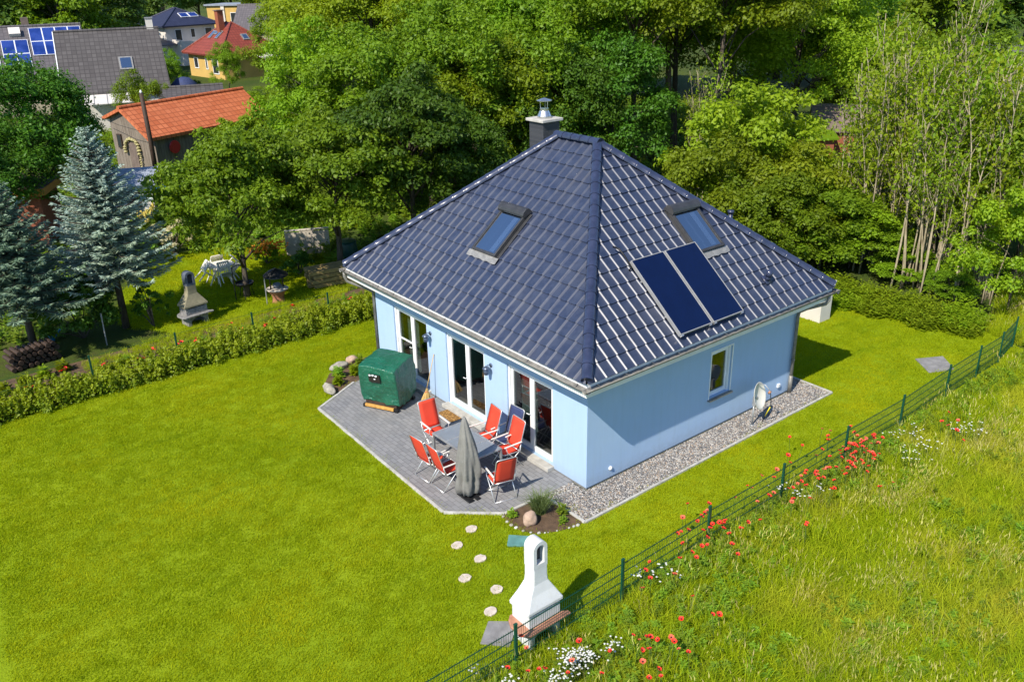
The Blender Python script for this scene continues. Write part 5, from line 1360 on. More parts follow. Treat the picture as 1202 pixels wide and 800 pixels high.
POP += [(x+rs.gauss(0,.28), y+rs.gauss(0,.2)) for x, y in POP if 1.9 < x < 6.3 for _ in range(1)] + [(x+rs.gauss(0,.3), y+rs.gauss(0,.2)) for x, y in POP if -.95 < x <= 1.9 and rs.random() < .6] + [(x+rs.gauss(0,.35), y+rs.gauss(0,.25)) for x, y in POP if x < -2.4 and rs.random() < .5]
POP += [(5.15+rs.gauss(0,.55), -3.5+rs.gauss(0,.22)) for _ in range(26)]
POP = [(x, y) for x, y in POP if y < -3.2 or x > 5 or y > -3.06]
def pgroup(x, y):
    if x > 7: return ('red poppy among the white daisies in the far meadow', 'poppies in the far meadow')
    if x > 4.0: return ('red poppy in the densest patch along the far half of the fence', 'poppies in the densest fence patch')
    if x > 2.0: return ('red poppy in the loose band left of the densest patch at the fence', 'poppies left of the densest patch')
    if x > -.95: return ('red poppy in the cluster crowding one post in the middle of the fence', 'poppies round the middle fence post')
    if x > -2.3: return ('scattered red poppy in the meadow right of the white barbecue', 'scattered poppies right of the barbecue')
    if y < -4.3: return ('red poppy in the near meadow at the bottom edge of the photo', 'poppies at the bottom edge')
    return ('red poppy at the foot of the white barbecue and fence', 'poppies by the barbecue')
for x, y in POP:
    lb, gr = pgroup(x, y); poppy(x, y, .62+rs.uniform(-.05,.06), rs.uniform(.7,1.12), lb, gr, rs, rs.random() < .18)
for x, y in POPC:
    for q in range(2):
        poppy(x+rs.uniform(-.25,.25)*q, y+rs.uniform(-.2,.2)*q, .42, rs.uniform(.9,1.4), 'red poppy on the soil strip behind the low hedge', 'poppies behind the low hedge', rs)
def daisies(seed, n, rad, h, fr):
    r_ = random.Random(seed); a = MB(); s = MB()
    for i in range(n):
        x, y = r_.gauss(0, rad*.5), r_.gauss(0, rad*.5); z = h*r_.uniform(.75,1.1)
        k_ = 8; a.add([(x,y,z+.004)]+[(x+fr*math.cos(6.283*j/k_)*(1 if j % 2 else .75), y+fr*math.sin(6.283*j/k_)*(1 if j % 2 else .75), z+r_.uniform(-.006,.006)) for j in range(k_)], [(0,1+j,1+(j+1) % k_) for j in range(k_)])
        s.tube([(x*.7,y*.7,0),(x,y,z)], .003, 4, None, False)
    return mesh_of(a, 'flowers', M['daisy'], False), mesh_of(s, 'stems', M['stem'])
DL = ['small white daisy clump nearest the fence post row in the far meadow','loose white daisy clump beside the far fence run','white daisy clump above the grey dry patch','white daisy clump at the left of the dry grey grass','white daisy clump around the far pale poppies','white flowers at the foot of the fence post with the densest poppies','white flower clump among the densest poppies','tiny white flower clump in the dense poppy patch','largest white flower cushion, at the bottom edge by the barbecue','white flower cushion right behind the largest one','white flower cushion left of the largest one','small white flower clump right of the largest cushion','white flowers by the fence left of the barbecue','white flowers under the fence post beside the barbecue shadow','white flowers just right of that barbecue shadow post','few white flowers at the bottom left end of the fence']
DN = [10,10,22,16,34,10,14,8,130,45,40,24,12,14,16,6]
DR = [.22,.22,.42,.3,.45,.18,.25,.15,.27,.20,.22,.18,.2,.22,.25,.12]
for i, (x, y) in enumerate(DAI):
    t = thing('daisy_clump', DL[i], 'flowers', (x,y,0)); big = 8 <= i <= 11
    a, s = daisies(i, DN[i], DR[i], .50, .021 if big else .024); link('flowers', a, t); link('stems', s, t)

# ------------------------------------------------------------------ the neighbouring garden
def shrub_thing(name, label, x, y, rad, h, mat, seed, n=5000, size=.10, cat='shrub', ncl=34):
    t = thing(name, label, cat, (x,y,-.02))
    cm, cc, cr = crown_mesh('foliage', seed, rad, 0, h, ncl, n, size, M[mat], shell=.6); link('foliage', cm, t)
    b = MB()
    for i in range(6): c = cc[i]; b.tube([(0,0,-.02),(c[0]*.4,c[1]*.4,c[2]*.5),tuple(c)], [.03,.02,.008], 5)
    b.build('stems', M['trunk'], t); return t
shrub_thing('round_bush', 'dark dense round bush between the two spruces', -6.4, 17.5, 1.25, 2.0, 'leaf_dark', 301, 19000, .13, ncl=60)
shrub_thing('cream_bush', 'cream white variegated bush at the back of the garden lawn', -.95, 24.6, .85, 1.35, 'creamleaf', 302, 5200, .09)
shrub_thing('garden_bush', 'yellow green bush right of the cream variegated bush', .5, 25.0, .75, 1.1, 'leaf_yellow', 303, 3500, .1)
t = shrub_thing('flowering_bush', 'green bush topped with pale yellow flower spikes behind the spruce', -1.3, 26.7, 1.1, 1.5, 'leaf_mid', 304, 5000, .12)
b = MB(); r_ = random.Random(9)
for i in range(26):
    a = r_.uniform(0,6.28); q = r_.random()**.5*.95; x, y = q*math.cos(a), q*math.sin(a); z = 1.35+r_.uniform(-.15,.2)
    b.lathe([(.03,z),(.06,z+.06),(.045,z+.2),(.01,z+.32)], 7, Matrix.Translation((x,y,0)))
o = link('blossoms', mesh_of(b, 'blossoms', M['yellowflower'], False), t)
shrub_thing('garden_bush', 'green bush with a reddish foot right of the tall spruce', -2.4, 24.2, .8, 1.0, 'leaf_mid', 305, 3500, .1)
shrub_thing('garden_bush', 'small yellowish bush beside the tall spruce trunk', -3.3, 23.0, .55, .8, 'leaf_hedge', 306, 2200, .09)
t = shrub_thing('flowering_bush', 'orange flowering plant behind the little garden well', 1.5, 20.8, .6, .8, 'leaf_mid', 307, 1800, .09)
rng = np.random.default_rng(8); n = 420; P = np.stack([rng.normal(size=n)*.36, rng.normal(size=n)*.3, .72+rng.normal(size=n)*.12], 1); v, f = leaf_faces(P, unit(rng.normal(size=(n,3))+np.array([0,0,1.])), .12, rng, .8)
link('blossoms', np_mesh('blossoms', v, f, rng.random(n), (M['orangeflower'],)), t)
shrub_thing('garden_bush', 'grey green low bush right behind the little garden well', 1.9, 18.6, .6, .8, 'leaf_dark', 308, 2600, .08)
shrub_thing('young_tree', 'slim dark sapling left of the grey masonry barbecue', -4.3, 16.9, .55, 1.7, 'leaf_dark', 309, 2400, .08, 'sapling')
for i, (x, y, s, lb) in enumerate([(-9.3,14.6,.38,'leafy vegetable plant at the left end of the soil bed'),(-8.7,14.75,.42,'second leafy vegetable plant in the soil bed from the left'),(-8.15,14.95,.40,'leafy vegetable plant in the middle of the row in the soil bed'),(-7.6,15.1,.36,'leafy vegetable plant at the right end of the row in the soil bed'),(-10.0,14.4,.4,'leafy vegetable plant at the left picture edge')]):
    t = thing('vegetable_plant', lb, 'vegetable', (x,y,-.02)); link('leaves', weed('leaves', 18, s, .26, M['leaf_fern'], 960+i), t)
# ground-covering greenery of the strip behind the hedge
strip_cells = cells([(-13,13.3),(5,13.3),(5,15.3),(-13,14.2)], .2, -.01)
scatter('bed_greenery', strip_cells, SRC['meadow_weeds'], 26, .4, .9, 61, .15, (.5, .44, .58))
scatter('bed_grass', cells([(-7,13.5),(6,13.5),(6,16.2),(-3.5,15.9),(-7,15.2)], .2, -.01), SRC['meadow_tufts'], 40, .35, .8, 62, .15, (.6, .36, .5))
under = cells([(3,15.5),(14.6,12.8),(30,-1),(46,10),(46,60),(2,60)], .8, -.02)
scatter('undergrowth', under, SRC['meadow_weeds'], 3.0, 1.0, 2.4, 63, .2)
scatter('garden_undergrowth', cells([(-16,17.5),(-5.5,18.5),(-4.5,22),(-1.5,25),(2,25),(4.5,22.4),(5,30),(3,48),(-16,48)], .6, -.02), SRC['meadow_weeds'], 4.5, .8, 1.9, 64, .2)

# plastic garden table with chairs tipped against it
t = thing('plastic_table', 'ivory round plastic table in the neighbouring garden with chairs tipped against it', 'table', (-.70,19.85,-.02))
m = MB(); m.lathe([(.40,.68),(.48,.69),(.48,.72),(.0,.725)], 28); m.build('tabletop', M['mono'], t)
for k in range(4):
    a = k*math.pi/2+.7; m = MB(); m.tube([(.25*math.cos(a),.25*math.sin(a),.68),(.38*math.cos(a),.38*math.sin(a),0)], [.03,.022], 8); m.build('leg', M['mono'], t)
def plastic_chair(loc, rz, tip, label):
    t = thing('plastic_chair', label, 'chair', loc, rz, 'ivory plastic chairs tipped against the table'); X = TR((0,0,0), -tip, 0, 0)
    m = MB(); m.box(-.22,.22,-.20,.22,.40,.43,X); m.build('seat', M['mono'], t, bevel=.012)
    m = MB()
    for k in range(6): m.box(-.20+k*.07,-.15+k*.07,-.245,-.225,.47,.80,X)
    m.box(-.22,.22,-.25,-.22,.80,.86,X); m.box(-.24,-.205,-.25,-.21,.43,.84,X); m.box(.205,.24,-.25,-.21,.43,.84,X); m.build('backrest', M['mono'], t, bevel=.006)
    for sx in (-1,1):
        for y in (-.20,.20):
            m = MB(); m.tube([X @ Vector((sx*.20,y*.9,.40)), X @ Vector((sx*.24,y*1.25,.0))], [.028,.02], 8); m.build('leg', M['mono'], t)
        m = MB(); m.tube([X @ Vector((sx*.23,-.23,.64)), X @ Vector((sx*.26,.10,.64)), X @ Vector((sx*.25,.20,.42))], .022, 8); m.build('armrest', M['mono'], t)
for k, (dx, dy, rz, lb) in enumerate([(-.80,.05,-90,'ivory plastic chair tipped against the left side of the table'),(.82,.1,90,'ivory plastic chair tipped against the right side of the table, nearest the tree trunk'),(-.1,-.80,0,'ivory plastic chair tipped against the near side of the table'),(.05,.82,180,'ivory plastic chair tipped against the far side of the table')]):
    plastic_chair((-.70+dx*1.0,19.85+dy*1.0,.10), R(rz), R(38), lb)
# black fire tray on a post
t = thing('swing_grill', 'black swing grill with a round tray in the shade beside the plastic table', 'grill', (-.85,17.5,-.02))
m = MB(); m.tube([(-.3,0,0),(-.3,0,1.25),(-.05,0,1.3),(.15,0,1.2)], .02, 8); m.build('stand', M['black'], t)
m = MB(); m.lathe([(.30,.52),(.34,.60),(.33,.61),(.29,.54),(.0,.53)], 20, Matrix.Translation((.1,0,0))); m.build('tray', M['black'], t)
for a in (0,2.1,4.2):
    m = MB(); m.tube([(.1+.2*math.cos(a),.2*math.sin(a),.53),(.1+.3*math.cos(a),.3*math.sin(a),0)], .012, 6); m.build('leg', M['black'], t)
# little well with a dark roof
t = thing('ornamental_well', 'little clay ornamental well with a dark round roof on two posts', 'garden ornament', (-.05,16.25,-.02))
m = MB(); m.lathe([(.26,0),(.22,.06),(.20,.22),(.27,.40),(.34,.46),(.34,.50),(.26,.50),(.24,.42),(.0,.40)], 22); m.build('pot', M['planter'], t, smooth=True)
m = MB(); m.lathe([(.37,.505),(.40,.53),(.37,.55),(.28,.55)], 22); m.build('rim', M['creamwall'], t)
for sx in (-1,1):
    m = MB(); m.tube([(sx*.24,0,.5),(sx*.24,0,1.05)], .03, 8); m.build('post', M['darkwood'], t)
m = MB(); m.lathe([(.45,1.02),(.44,1.06),(.25,1.20),(.03,1.30)], 22); m.build('roof', M['black'], t, smooth=False)
m = MB(); m.lathe([(.10,.55),(.15,.68),(.13,.72)], 12); m.build('bucket', M['slateblue'], t)
# posts, timber stack, barrel, cream wall, woodpile, blue can
for (x, y, h, lb) in [(-6.0,16.35,1.05,'thin grey metal post before the dark round bush'),(-.48,16.3,1.0,'thin grey metal post beside the trunk of the garden tree')]:
    m = MB(); m.tube([(0,0,-.05),(.02,.0,h)], .022, 8); m.tube([(.02,0,h),(.02,0,h+.02)], .028, 8); tag(m.build('metal_post', M['post_grey'], None, (x,y,0)), lb, 'post')
t = thing('timber_stack', 'yellowed timber stack in the shade beside the garden tree', 'timber', (2.6,16.8,-.02), R(-8)); r_ = random.Random(2)
for lv in range(4):
    m = MB()
    for j in range(4): m.box(-1.1+r_.uniform(-.1,.1), .9+r_.uniform(-.1,.15), -.42+.21*j, -.235+.21*j, .05+.17*lv, .05+.17*lv+.145)
    m.build('timber_layer', M['oldwood'], t, bevel=.012)
t = thing('rain_barrel', 'dark green rain barrel behind the timber stack', 'barrel', (4.1,18.6,-.02)); m = MB(); m.lathe([(.32,0),(.38,.25),(.40,.55),(.37,.85),(.35,.92),(.33,.92),(.33,.80),(.0,.78)], 24); m.build('body', M['barrel'], t, smooth=True); m = MB(); m.lathe([(.375,.90),(.385,.93),(.36,.96),(.05,1.0)], 24); m.build('lid', M['barrel'], t)
m = MB()
for k in range(3): m.box(-.9+k*.605, -.3+k*.605, -.06, .06, 0, 1.0+.05*(k % 2))
m.box(-.9,.92,-.075,.075,1.06,1.11); tag(m.build('garden_wall', M['creamwall'], None, (3.4,20.8,-.02), R(-25), bevel=.01), 'cream garden wall panels glimpsed behind the garden tree trunks', 'wall')
m = MB()
for k in range(7): m.box(-.9,.9,-.02+.01*(k % 2),.02+.01*(k % 2),.04+k*.25,.27+k*.25)
m.box(-.98,-.9,-.05,.05,0,1.9); m.box(.9,.98,-.05,.05,0,1.9); tag(m.build('wooden_fence_panel', M['oldwood'], None, (8.6,15.6,-.02), R(-12)), 'weathered wooden fence panel peeping over the left roof hip', 'fence')
t = thing('woodpile', 'dark woodpile stacked under the greener spruce', 'woodpile', (-8.1,16.3,-.02), R(10)); m = MB(); r_ = random.Random(4)
for lv in range(4):
    for j in range(9-lv % 2): x = -.75+.17*j+.08*(lv % 2); m.tube([(x,-.25+r_.uniform(-.05,.05),.09+lv*.155),(x,.3+r_.uniform(-.05,.05),.09+lv*.155)], r_.uniform(.065,.082), 9)
m.build('logs', M['darkwood'], t)
m = MB(); m.box(-.75,.75,-.03,.05,0,.03); m.build('runner', M['darkwood'], t)
t = thing('watering_can', 'blue watering can lying under the greener spruce', 'can', (-7.35,17.9,-.02)); m = MB(); m.lathe([(.14,0),(.15,.05),(.14,.28),(.12,.30)], 16); m.build('body', M['tarpblue'], t, smooth=True)
m = MB(); m.tube([(.13,0,.08),(.30,0,.28),(.36,0,.34)], [.03,.022,.03], 8); m.build('spout', M['tarpblue'], t); m = MB(); m.tube([(-.13,0,.25),(-.25,0,.2),(-.22,0,.06),(-.14,0,.05)], .014, 8); m.build('handle', M['tarpblue'], t)
t = thing('garden_cabinet', 'white garden cabinet half hidden by the far right eave', 'cabinet', (12.9,2.75,0), R(90)); m = MB(); m.box(-.45,.45,-.3,.3,.0,1.3); m.build('body', M['house_white'], t, bevel=.01); m = MB(); m.box(-.50,.50,-.36,.36,1.302,1.36); m.build('roof', M['house_white'], t, bevel=.01)
m = MB(); m.box(-.40,-.005,-.325,-.302,.06,1.25); m.build('door', M['house_white'], t); m = MB(); m.box(.005,.40,-.325,-.302,.06,1.25); m.build('door', M['house_white'], t)

# ------------------------------------------------------------------ sheds and houses beyond
def frame_of(o, d):  # local x along d
    a = math.atan2(d[1], d[0]); return Matrix.Translation((o[0],o[1],0)) @ Matrix.Rotation(a, 4, 'Z')
def gable_house(name, label, o, d, ln, hw, ze, zr, roofm, wallm, ov=.4, cat='house', hb=None, zb=None, th=.18, z0=-.05):
    """ridge along local x; hw towards local -y (front), hb towards +y (back)"""
    hb = hb or hw; zb = ze if zb is None else zb
    t = thing(name, label, cat, (o[0],o[1],0), math.atan2(d[1], d[0]))
    m = MB(); h = ln/2
    sec = [(-hw+ov,z0),(hb-ov,z0),(hb-ov,zb+ov*(zr-zb)/hb-.02),(0,zr-.10),(-hw+ov,ze+ov*(zr-ze)/hw-.02)]
    vs = [(-h+ov,y,z) for y, z in sec]+[(h-ov,y,z) for y, z in sec]; n = 5
    m.add(vs, [tuple(range(n-1,-1,-1)), tuple(range(n,2*n))]+[(i,(i+1) % n,n+(i+1) % n,n+i) for i in range(n)]); m.build('wall', wallm, t)
    rf = MB()
    for ye, z_ in ((-hw,ze),(hb,zb)):
        rf.add([(-h,ye,z_),(h,ye,z_),(h,0,zr),(-h,0,zr),(-h,ye,z_-th),(h,ye,z_-th),(h,0,zr-th),(-h,0,zr-th)], [(0,1,2,3) if ye < 0 else (3,2,1,0),(4,7,6,5),(0,4,5,1),(0,3,7,4),(1,5,6,2)])
    r_ = rf.build('roof', roofm, t)
    q = MB(); q.tube([(-h-.01,0,zr+.01),(h+.01,0,zr+.01)], .11, 10); q.build('ridge_cap', roofm, r_)
    return t, r_
def slope_M(hw, ze, zr, u, s):   # matrix lying on the front slope at u along, s metres down from the ridge
    a = math.atan2(zr-ze, hw); return TR((u, -s*math.cos(a), zr-s*math.sin(a)), a, 0, 0)
# weathered plank shed with orange tiles
sd, _ = gable_house('plank_shed', 'weathered plank shed under a bright orange tiled roof', (6.55,42.9), (.943,.333), 9.2, 2.25, 2.50, 4.05, M['roof_orange'], M['planks'], .28, 'shed', 1.7, 3.45)
m = MB(); m.box(-4.40,-4.335,.55,.95,1.7,2.5); w_ = m.build('window', M['darkwood'], sd); m = MB(); m.box(-4.41,-4.402,.60,.90,1.75,2.45); m.build('pane', M['darkwindow'], w_)
m = MB(); m.box(-4.40,-4.335,-.75,-.05,.2,2.1); w_ = m.build('door', M['roof_brown'], sd)
m = MB(); m.box(-3.6,3.8,-1.905,-1.85,.02,1.9); m.build('dark_front', M['darkwood'], sd)
for x in (-4.1,-1.4,1.4,4.1):
    m = MB(); m.box(x-.06,x+.06,-2.15,-2.03,-.05,2.5); m.build('veranda_post', M['planks'], sd)
t = thing('flower_garland', 'arched garland of cream blossoms round the plank shed door', 'garland', tuple(sd.matrix_basis @ Vector((-4.42,-.4,0))), sd.rotation_euler.z)
m = MB(); r_ = random.Random(3)
for i in range(26):
    a = math.pi*i/25; y, z = .62*math.cos(a), 1.55+.75*math.sin(a)+min(0, -abs(i-12.5)*.0)
    m.lathe([(.02,-.09),(.12,0),(.02,.09)], 8, Matrix.Translation((-.03+r_.uniform(-.04,.04), y+r_.uniform(-.05,.05), z+r_.uniform(-.05,.05))))
for i in range(8): m.lathe([(.02,-.06),(.08,0),(.02,.06)], 8, Matrix.Translation((-.03, -.62+r_.uniform(-.05,.05), .5+.13*i)))
m.build('blossoms', M['creamleaf'], t)
m = MB(); m.tube([(-.03,.62*math.cos(math.pi*i/20),1.55+.75*math.sin(math.pi*i/20)) for i in range(21)], .02, 6); m.build('wire_arch', M['stem'], t)
t = thing('red_sign', 'round red sign hanging at the dark front of the plank shed', 'sign', tuple(sd.matrix_basis @ Vector((-2.9,-2.2,0))), sd.rotation_euler.z)
m = MB(); m.lathe([(.02,-.03),(.36,-.03),(.38,0),(.36,.03),(.02,.03)], 26, TR((0,0,1.75), R(90), 0, 0)); m.build('disc', M['redsign'], t); m = MB(); m.tube([(0,0,2.12),(0,0,2.45)], .012, 6); m.build('hanger', M['black'], t)
t = thing('utility_pole', 'tall dark wooden pole in front of the plank shed gable', 'pole', (2.75,38.2,-.05)); m = MB(); m.tube([(0,0,0),(.02,.0,2.6),(-.02,.0,5.15)], [.14,.125,.11], 10); m.build('pole', M['darkwood'], t, smooth=True); m = MB(); m.lathe([(.05,0),(.07,.05),(.03,.16)], 8, Matrix.Translation((-.02,0,5.16))); m.build('insulator', M['white'], t)
m = MB(); m.tube([(-.02,0,3.0),(-.9,2.2,3.3),(-1.4,4.2,3.6)], .012, 5); m.build('wire', M['black'], t)
# small roofs by the spruce
t = thing('garden_hut', 'small garden hut with blue grey sheet roof behind the tall spruce', 'shed', (-.2,31.9,-.03), R(-25)); m = MB(); m.box(-.9,.9,-.7,.7,0,1.75); m.build('wall', M['house_white'], t); m = MB(); m.add([(-1.15,-1.0,1.80),(1.15,-1.0,1.80),(1.15,1.0,2.25),(-1.15,1.0,2.25),(-1.15,-1.0,1.86),(1.15,-1.0,1.86),(1.15,1.0,2.31),(-1.15,1.0,2.31)], [(0,3,2,1),(4,5,6,7),(0,1,5,4),(1,2,6,5),(2,3,7,6),(3,0,4,7)]); m.build('roof', M['bluegrey'], t); m = MB(); m.box(-.3,.35,-.73,-.702,.0,1.6); m.build('door', M['darkwood'], t)
t = thing('tarp_cover', 'bright blue tarpaulin stretched beside the garden hut', 'tarpaulin', (1.25,30.8,-.03), R(-20)); m = MB(); n = 8; vs = [(-.9+1.8*i/n, -.6+1.2*j/n, 1.5+.12*math.sin(i*1.1)+.1*math.cos(j*1.4)-.02*(i-4)**2*.3) for i in range(n+1) for j in range(n+1)]
m.add(vs, [(i*(n+1)+j,(i+1)*(n+1)+j,(i+1)*(n+1)+j+1,i*(n+1)+j+1) for i in range(n) for j in range(n)]); o = m.build('sheet', M['tarpblue'], t, smooth=True); s_ = o.modifiers.new('solid','SOLIDIFY'); s_.thickness = .01
for x in (-.85,.85):
    for y in (-.55,.55): m = MB(); m.tube([(x,y,0),(x,y,1.42)], .025, 6); m.build('post', M['darkwood'], t)
t = thing('flat_roof_shed', 'brown flat-roofed shed with an orange fascia board behind the spruces', 'shed', (-5.6,31.9,-.03), R(-28)); m = MB(); m.box(-1.9,1.7,-1.2,1.3,0,2.30); m.build('wall', M['brick'], t); m = MB(); m.box(-2.2,2.0,-1.5,1.6,2.42,2.56); m.build('roof', M['roof_brown'], t); m = MB(); m.box(-2.23,2.03,-1.54,-1.502,2.30,2.60); m.box(2.003,2.04,-1.50,1.6,2.30,2.60); m.build('fascia', M['orangewood'], t); m = MB(); m.box(-.6,.5,-1.23,-1.202,.0,2.0); m.build('door', M['darkwood'], t)
# houses
def pane_box(parent, F, x0, x1, z0, z1, y, fm=None):
    m = MB(); m.box(x0-.07,x1+.07,y-.04,y+.02,z0-.07,z1+.07,F); w = m.build('window', fm or M['white'], parent); m = MB(); m.box(x0,x1,y-.055,y-.042,z0,z1,F); m.build('pane', M['darkwindow'], w)
I4 = Matrix.Identity(4)
hs, rf = gable_house('gabled_house', 'house with a steep dark grey tiled gable roof and white verge boards', (8.35,64.0), (.966,-.259), 7.6, 4.7, 2.95, 7.05, M['roof_grey'], M['house_white'], .35)
m = MB()
for s0, s1 in (((-4.74,2.93),(0,7.08)),((0,7.08),(4.74,2.93))):
    for x in (-3.83,): m.add([(x-.04,s0[0],s0[1]),(x+.02,s0[0],s0[1]),(x+.02,s1[0],s1[1]),(x-.04,s1[0],s1[1]),(x-.04,s0[0],s0[1]-.26),(x+.02,s0[0],s0[1]-.26),(x+.02,s1[0],s1[1]-.26),(x-.04,s1[0],s1[1]-.26)], [(0,1,2,3),(4,7,6,5),(0,3,7,4),(1,5,6,2),(0,4,5,1),(3,2,6,7)])
m.build('verge_board', M['white'], hs)
m = MB(); m.add([(-3.47,-1.9,4.9),(-3.47,1.9,4.9),(-3.47,0,6.6)], [(0,1,2),(2,1,0)]); m.build('brick_gable', M['brick'], hs)
m = MB(); m.box(2.95,3.45,-.1,.5,6.2,7.75); c_ = m.build('chimney', M['house_white'], hs); m = MB(); m.box(2.9,3.5,-.15,.55,7.752,7.83); m.build('chimney_cap', M['lead'], c_)
F = slope_M(4.7,2.95,7.05,.95,3.6); m = MB(); m.box(-.5,.5,-.65,.65,.02,.10,F); w_ = m.build('roof_window', M['lead'], rf) if False else m.build('roof_window', M['lead'], hs); m = MB(); m.box(-.38,.38,-.52,.52,.102,.115,F); m.build('pane', M['roofglass'], w_)
m = MB(); m.add([(-2.6,-7.4,2.35),(1.0,-7.4,2.35),(1.0,-4.35,2.75),(-2.6,-4.35,2.75),(-2.6,-7.4,2.40),(1.0,-7.4,2.40),(1.0,-4.35,2.80),(-2.6,-4.35,2.80)], [(0,3,2,1),(4,5,6,7),(0,1,5,4),(1,2,6,5),(2,3,7,6),(3,0,4,7)]); cn = m.build('canopy', M['house_white'], hs)
m = MB()
for k in range(5): m.add([(-2.6+k*.9-.03,-7.42,2.405),(-2.6+k*.9+.03,-7.42,2.405),(-2.6+k*.9+.03,-4.36,2.808),(-2.6+k*.9-.03,-4.36,2.808)], [(0,1,2,3)])
m.build('glazing_bar', M['alu'], cn)
# side wing with dark tiles and a blue cover
t, _ = gable_house('tiled_carport', 'low carport with dark tiled roof beside the gabled house', (11.2,55.2), (.94,-.33), 4.6, 1.8, 2.55, 3.25, M['roof_grey'], M['planks'], .2, 'carport')
t = thing('blue_trampoline', 'dark blue domed cover standing beyond the carport roof', 'cover', (12.5,60.5,-.03)); m = MB(); m.lathe([(1.1,0),(1.15,1.9),(1.0,2.9),(.5,3.35),(.02,3.45)], 20); m.build('cover', M['navy'], t, smooth=True); m = MB(); m.tube([(1.16*math.cos(a*.3142),1.16*math.sin(a*.3142),1.9) for a in range(21)], .03, 6); m.build('hoop', M['black'], t)
# solar roof
hs, rf = gable_house('solar_house', 'grey roofed house whose slope carries many blue solar panels', (2.2,78.6), (.982,-.19), 15.2, 5.2, 3.0, 7.0, M['roof_gray2'], M['house_beige'], .4)
k = 0
for (u0, s0, nc, nr) in [(-6.4,.9,3,3),(-2.9,.9,4,3),(1.55,1.8,2,2),(3.85,.4,4,2)]:
    for c in range(nc):
        for r in range(nr):
            F = slope_M(5.2,3.0,7.0,u0+c*1.04,s0+r*1.72+.85); m = MB(); m.box(-.515,.515,-.85,.85,.06,.11,F); p_ = m.build('solar_panel', M['white'], hs); m = MB(); m.box(-.475,.475,-.81,.81,.111,.118,F); m.build('cells', M['pv'], p_)
F = slope_M(5.2,3.0,7.0,2.3,.9); m = MB(); m.box(-.5,.4,-.4,.4,.02,.35,F); m.build('dormer_box', M['house_white'], hs)
m = MB(); m.box(2.9,3.5,.2,.8,6.2,7.7); m.build('chimney', M['roof_brown'], hs)
def hip_house(name, label, N_, u, v, lu, lv, ze, zr, roofm, wallm, ov=.5, ridge=0., zbase=-.05):
    """near corner N_, local x along v, local y along u"""
    t = thing(name, label, 'house', (N_[0],N_[1],0), math.atan2(v[1], v[0]))
    m = MB(); m.box(ov,lv-ov,ov,lu-ov,zbase,ze); m.build('wall', wallm, t)
    a, b_ = (lv/2, lu/2-ridge/2), (lv/2, lu/2+ridge/2)
    vs = [(0,0,ze),(lv,0,ze),(lv,lu,ze),(0,lu,ze),(a[0],a[1],zr),(b_[0],b_[1],zr),(0,0,ze-.16),(lv,0,ze-.16),(lv,lu,ze-.16),(0,lu,ze-.16)]
    m = MB(); m.add(vs, [(0,1,4),(1,2,5,4),(2,3,5),(3,0,4,5),(0,6,7,1),(1,7,8,2),(2,8,9,3),(3,9,6,0),(6,9,8,7)]); r_ = m.build('roof', roofm, t)
    m = MB()
    for c, e in (((0,0),a),((lv,0),a),((lv,lu),b_),((0,lu),b_)): m.tube([(c[0],c[1],ze+.02),(e[0],e[1],zr+.02)], .10, 8)
    m.build('hip_cap', roofm, t)
    return t, r_
hr_, rf = hip_house('red_roofed_house', 'yellow bungalow under a red tiled pyramid roof with a brick chimney', (25.2,85.5), (-.12,.993), (.993,.12), 9.0, 8.0, 2.6, 5.75, M['roof_red'], M['house_yellow'], .5, 1.0)
m = MB(); m.box(2.6,3.3,4.2,4.9,4.0,7.0); c_ = m.build('chimney', M['brick'], hr_); m = MB(); m.box(2.5,3.4,4.1,5.0,7.002,7.1); m.build('chimney_cap', M['roof_brown'], c_)
for x0, x1 in ((.35,.62),):
    pass
for y0, y1, z0, z1 in ((6.2,7.2,.9,2.1),(4.0,4.5,.9,2.1),(1.6,2.9,.5,2.1)):
    m = MB(); m.box(.44,.498,y0,y1,z0,z1); w_ = m.build('window', M['white'], hr_); m = MB(); m.box(.43,.438,y0+.1,y1-.1,z0+.1,z1-.1); m.build('pane', M['darkwindow'], w_)
a_l = math.atan2(5.75-2.6, 4.0)
def redslope(yc, s): return TR((s*math.cos(a_l), yc, 2.6+s*math.sin(a_l)), 0, -a_l, 0)
for yc, s in ((5.6,3.0),(4.9,3.6),(4.0,3.0)):
    F = redslope(yc, s); m = MB(); m.box(-.6,.6,-.3,.3,.02,.1,F); w_ = m.build('roof_window', M['lead'], hr_); m = MB(); m.box(-.5,.5,-.22,.22,.102,.115,F); m.build('pane', M['roofglass'], w_)
a_f = math.atan2(5.75-2.6, 4.0); F = TR((4.4, 2.0, 2.6+2.0*math.tan(a_f)), a_f, 0, 0); m = MB(); m.box(-.4,.4,-.45,.45,.02,.12,F); w_ = m.build('roof_window', M['lead'], hr_); m = MB(); m.box(-.28,.28,-.33,.33,.122,.13,F); m.build('pane', M['roofglass'], w_)
m = MB(); m.add([(4.0,-2.6,2.1),(9.0,-2.6,2.1),(9.0,.45,2.45),(4.0,.45,2.45),(4.0,-2.6,2.16),(9.0,-2.6,2.16),(9.0,.45,2.51),(4.0,.45,2.51)], [(0,3,2,1),(4,5,6,7),(0,1,5,4),(1,2,6,5),(2,3,7,6),(3,0,4,7)]); cn = m.build('canopy', M['house_white'], hr_)
m = MB()
for k in range(5): m.box(4.0+k*1.2,4.08+k*1.2,-2.58,-2.5,0,2.1)
m.build('canopy_post', M['white'], cn)
hb_, rf = hip_house('blue_roofed_house', 'white two-storey house under a blue black hipped roof with two solar panels', (26.7,107.8), (-.05,1), (.985,.17), 7.8, 8.2, 4.75, 6.75, M['roof_blue'], M['house_white'], .55, .5)
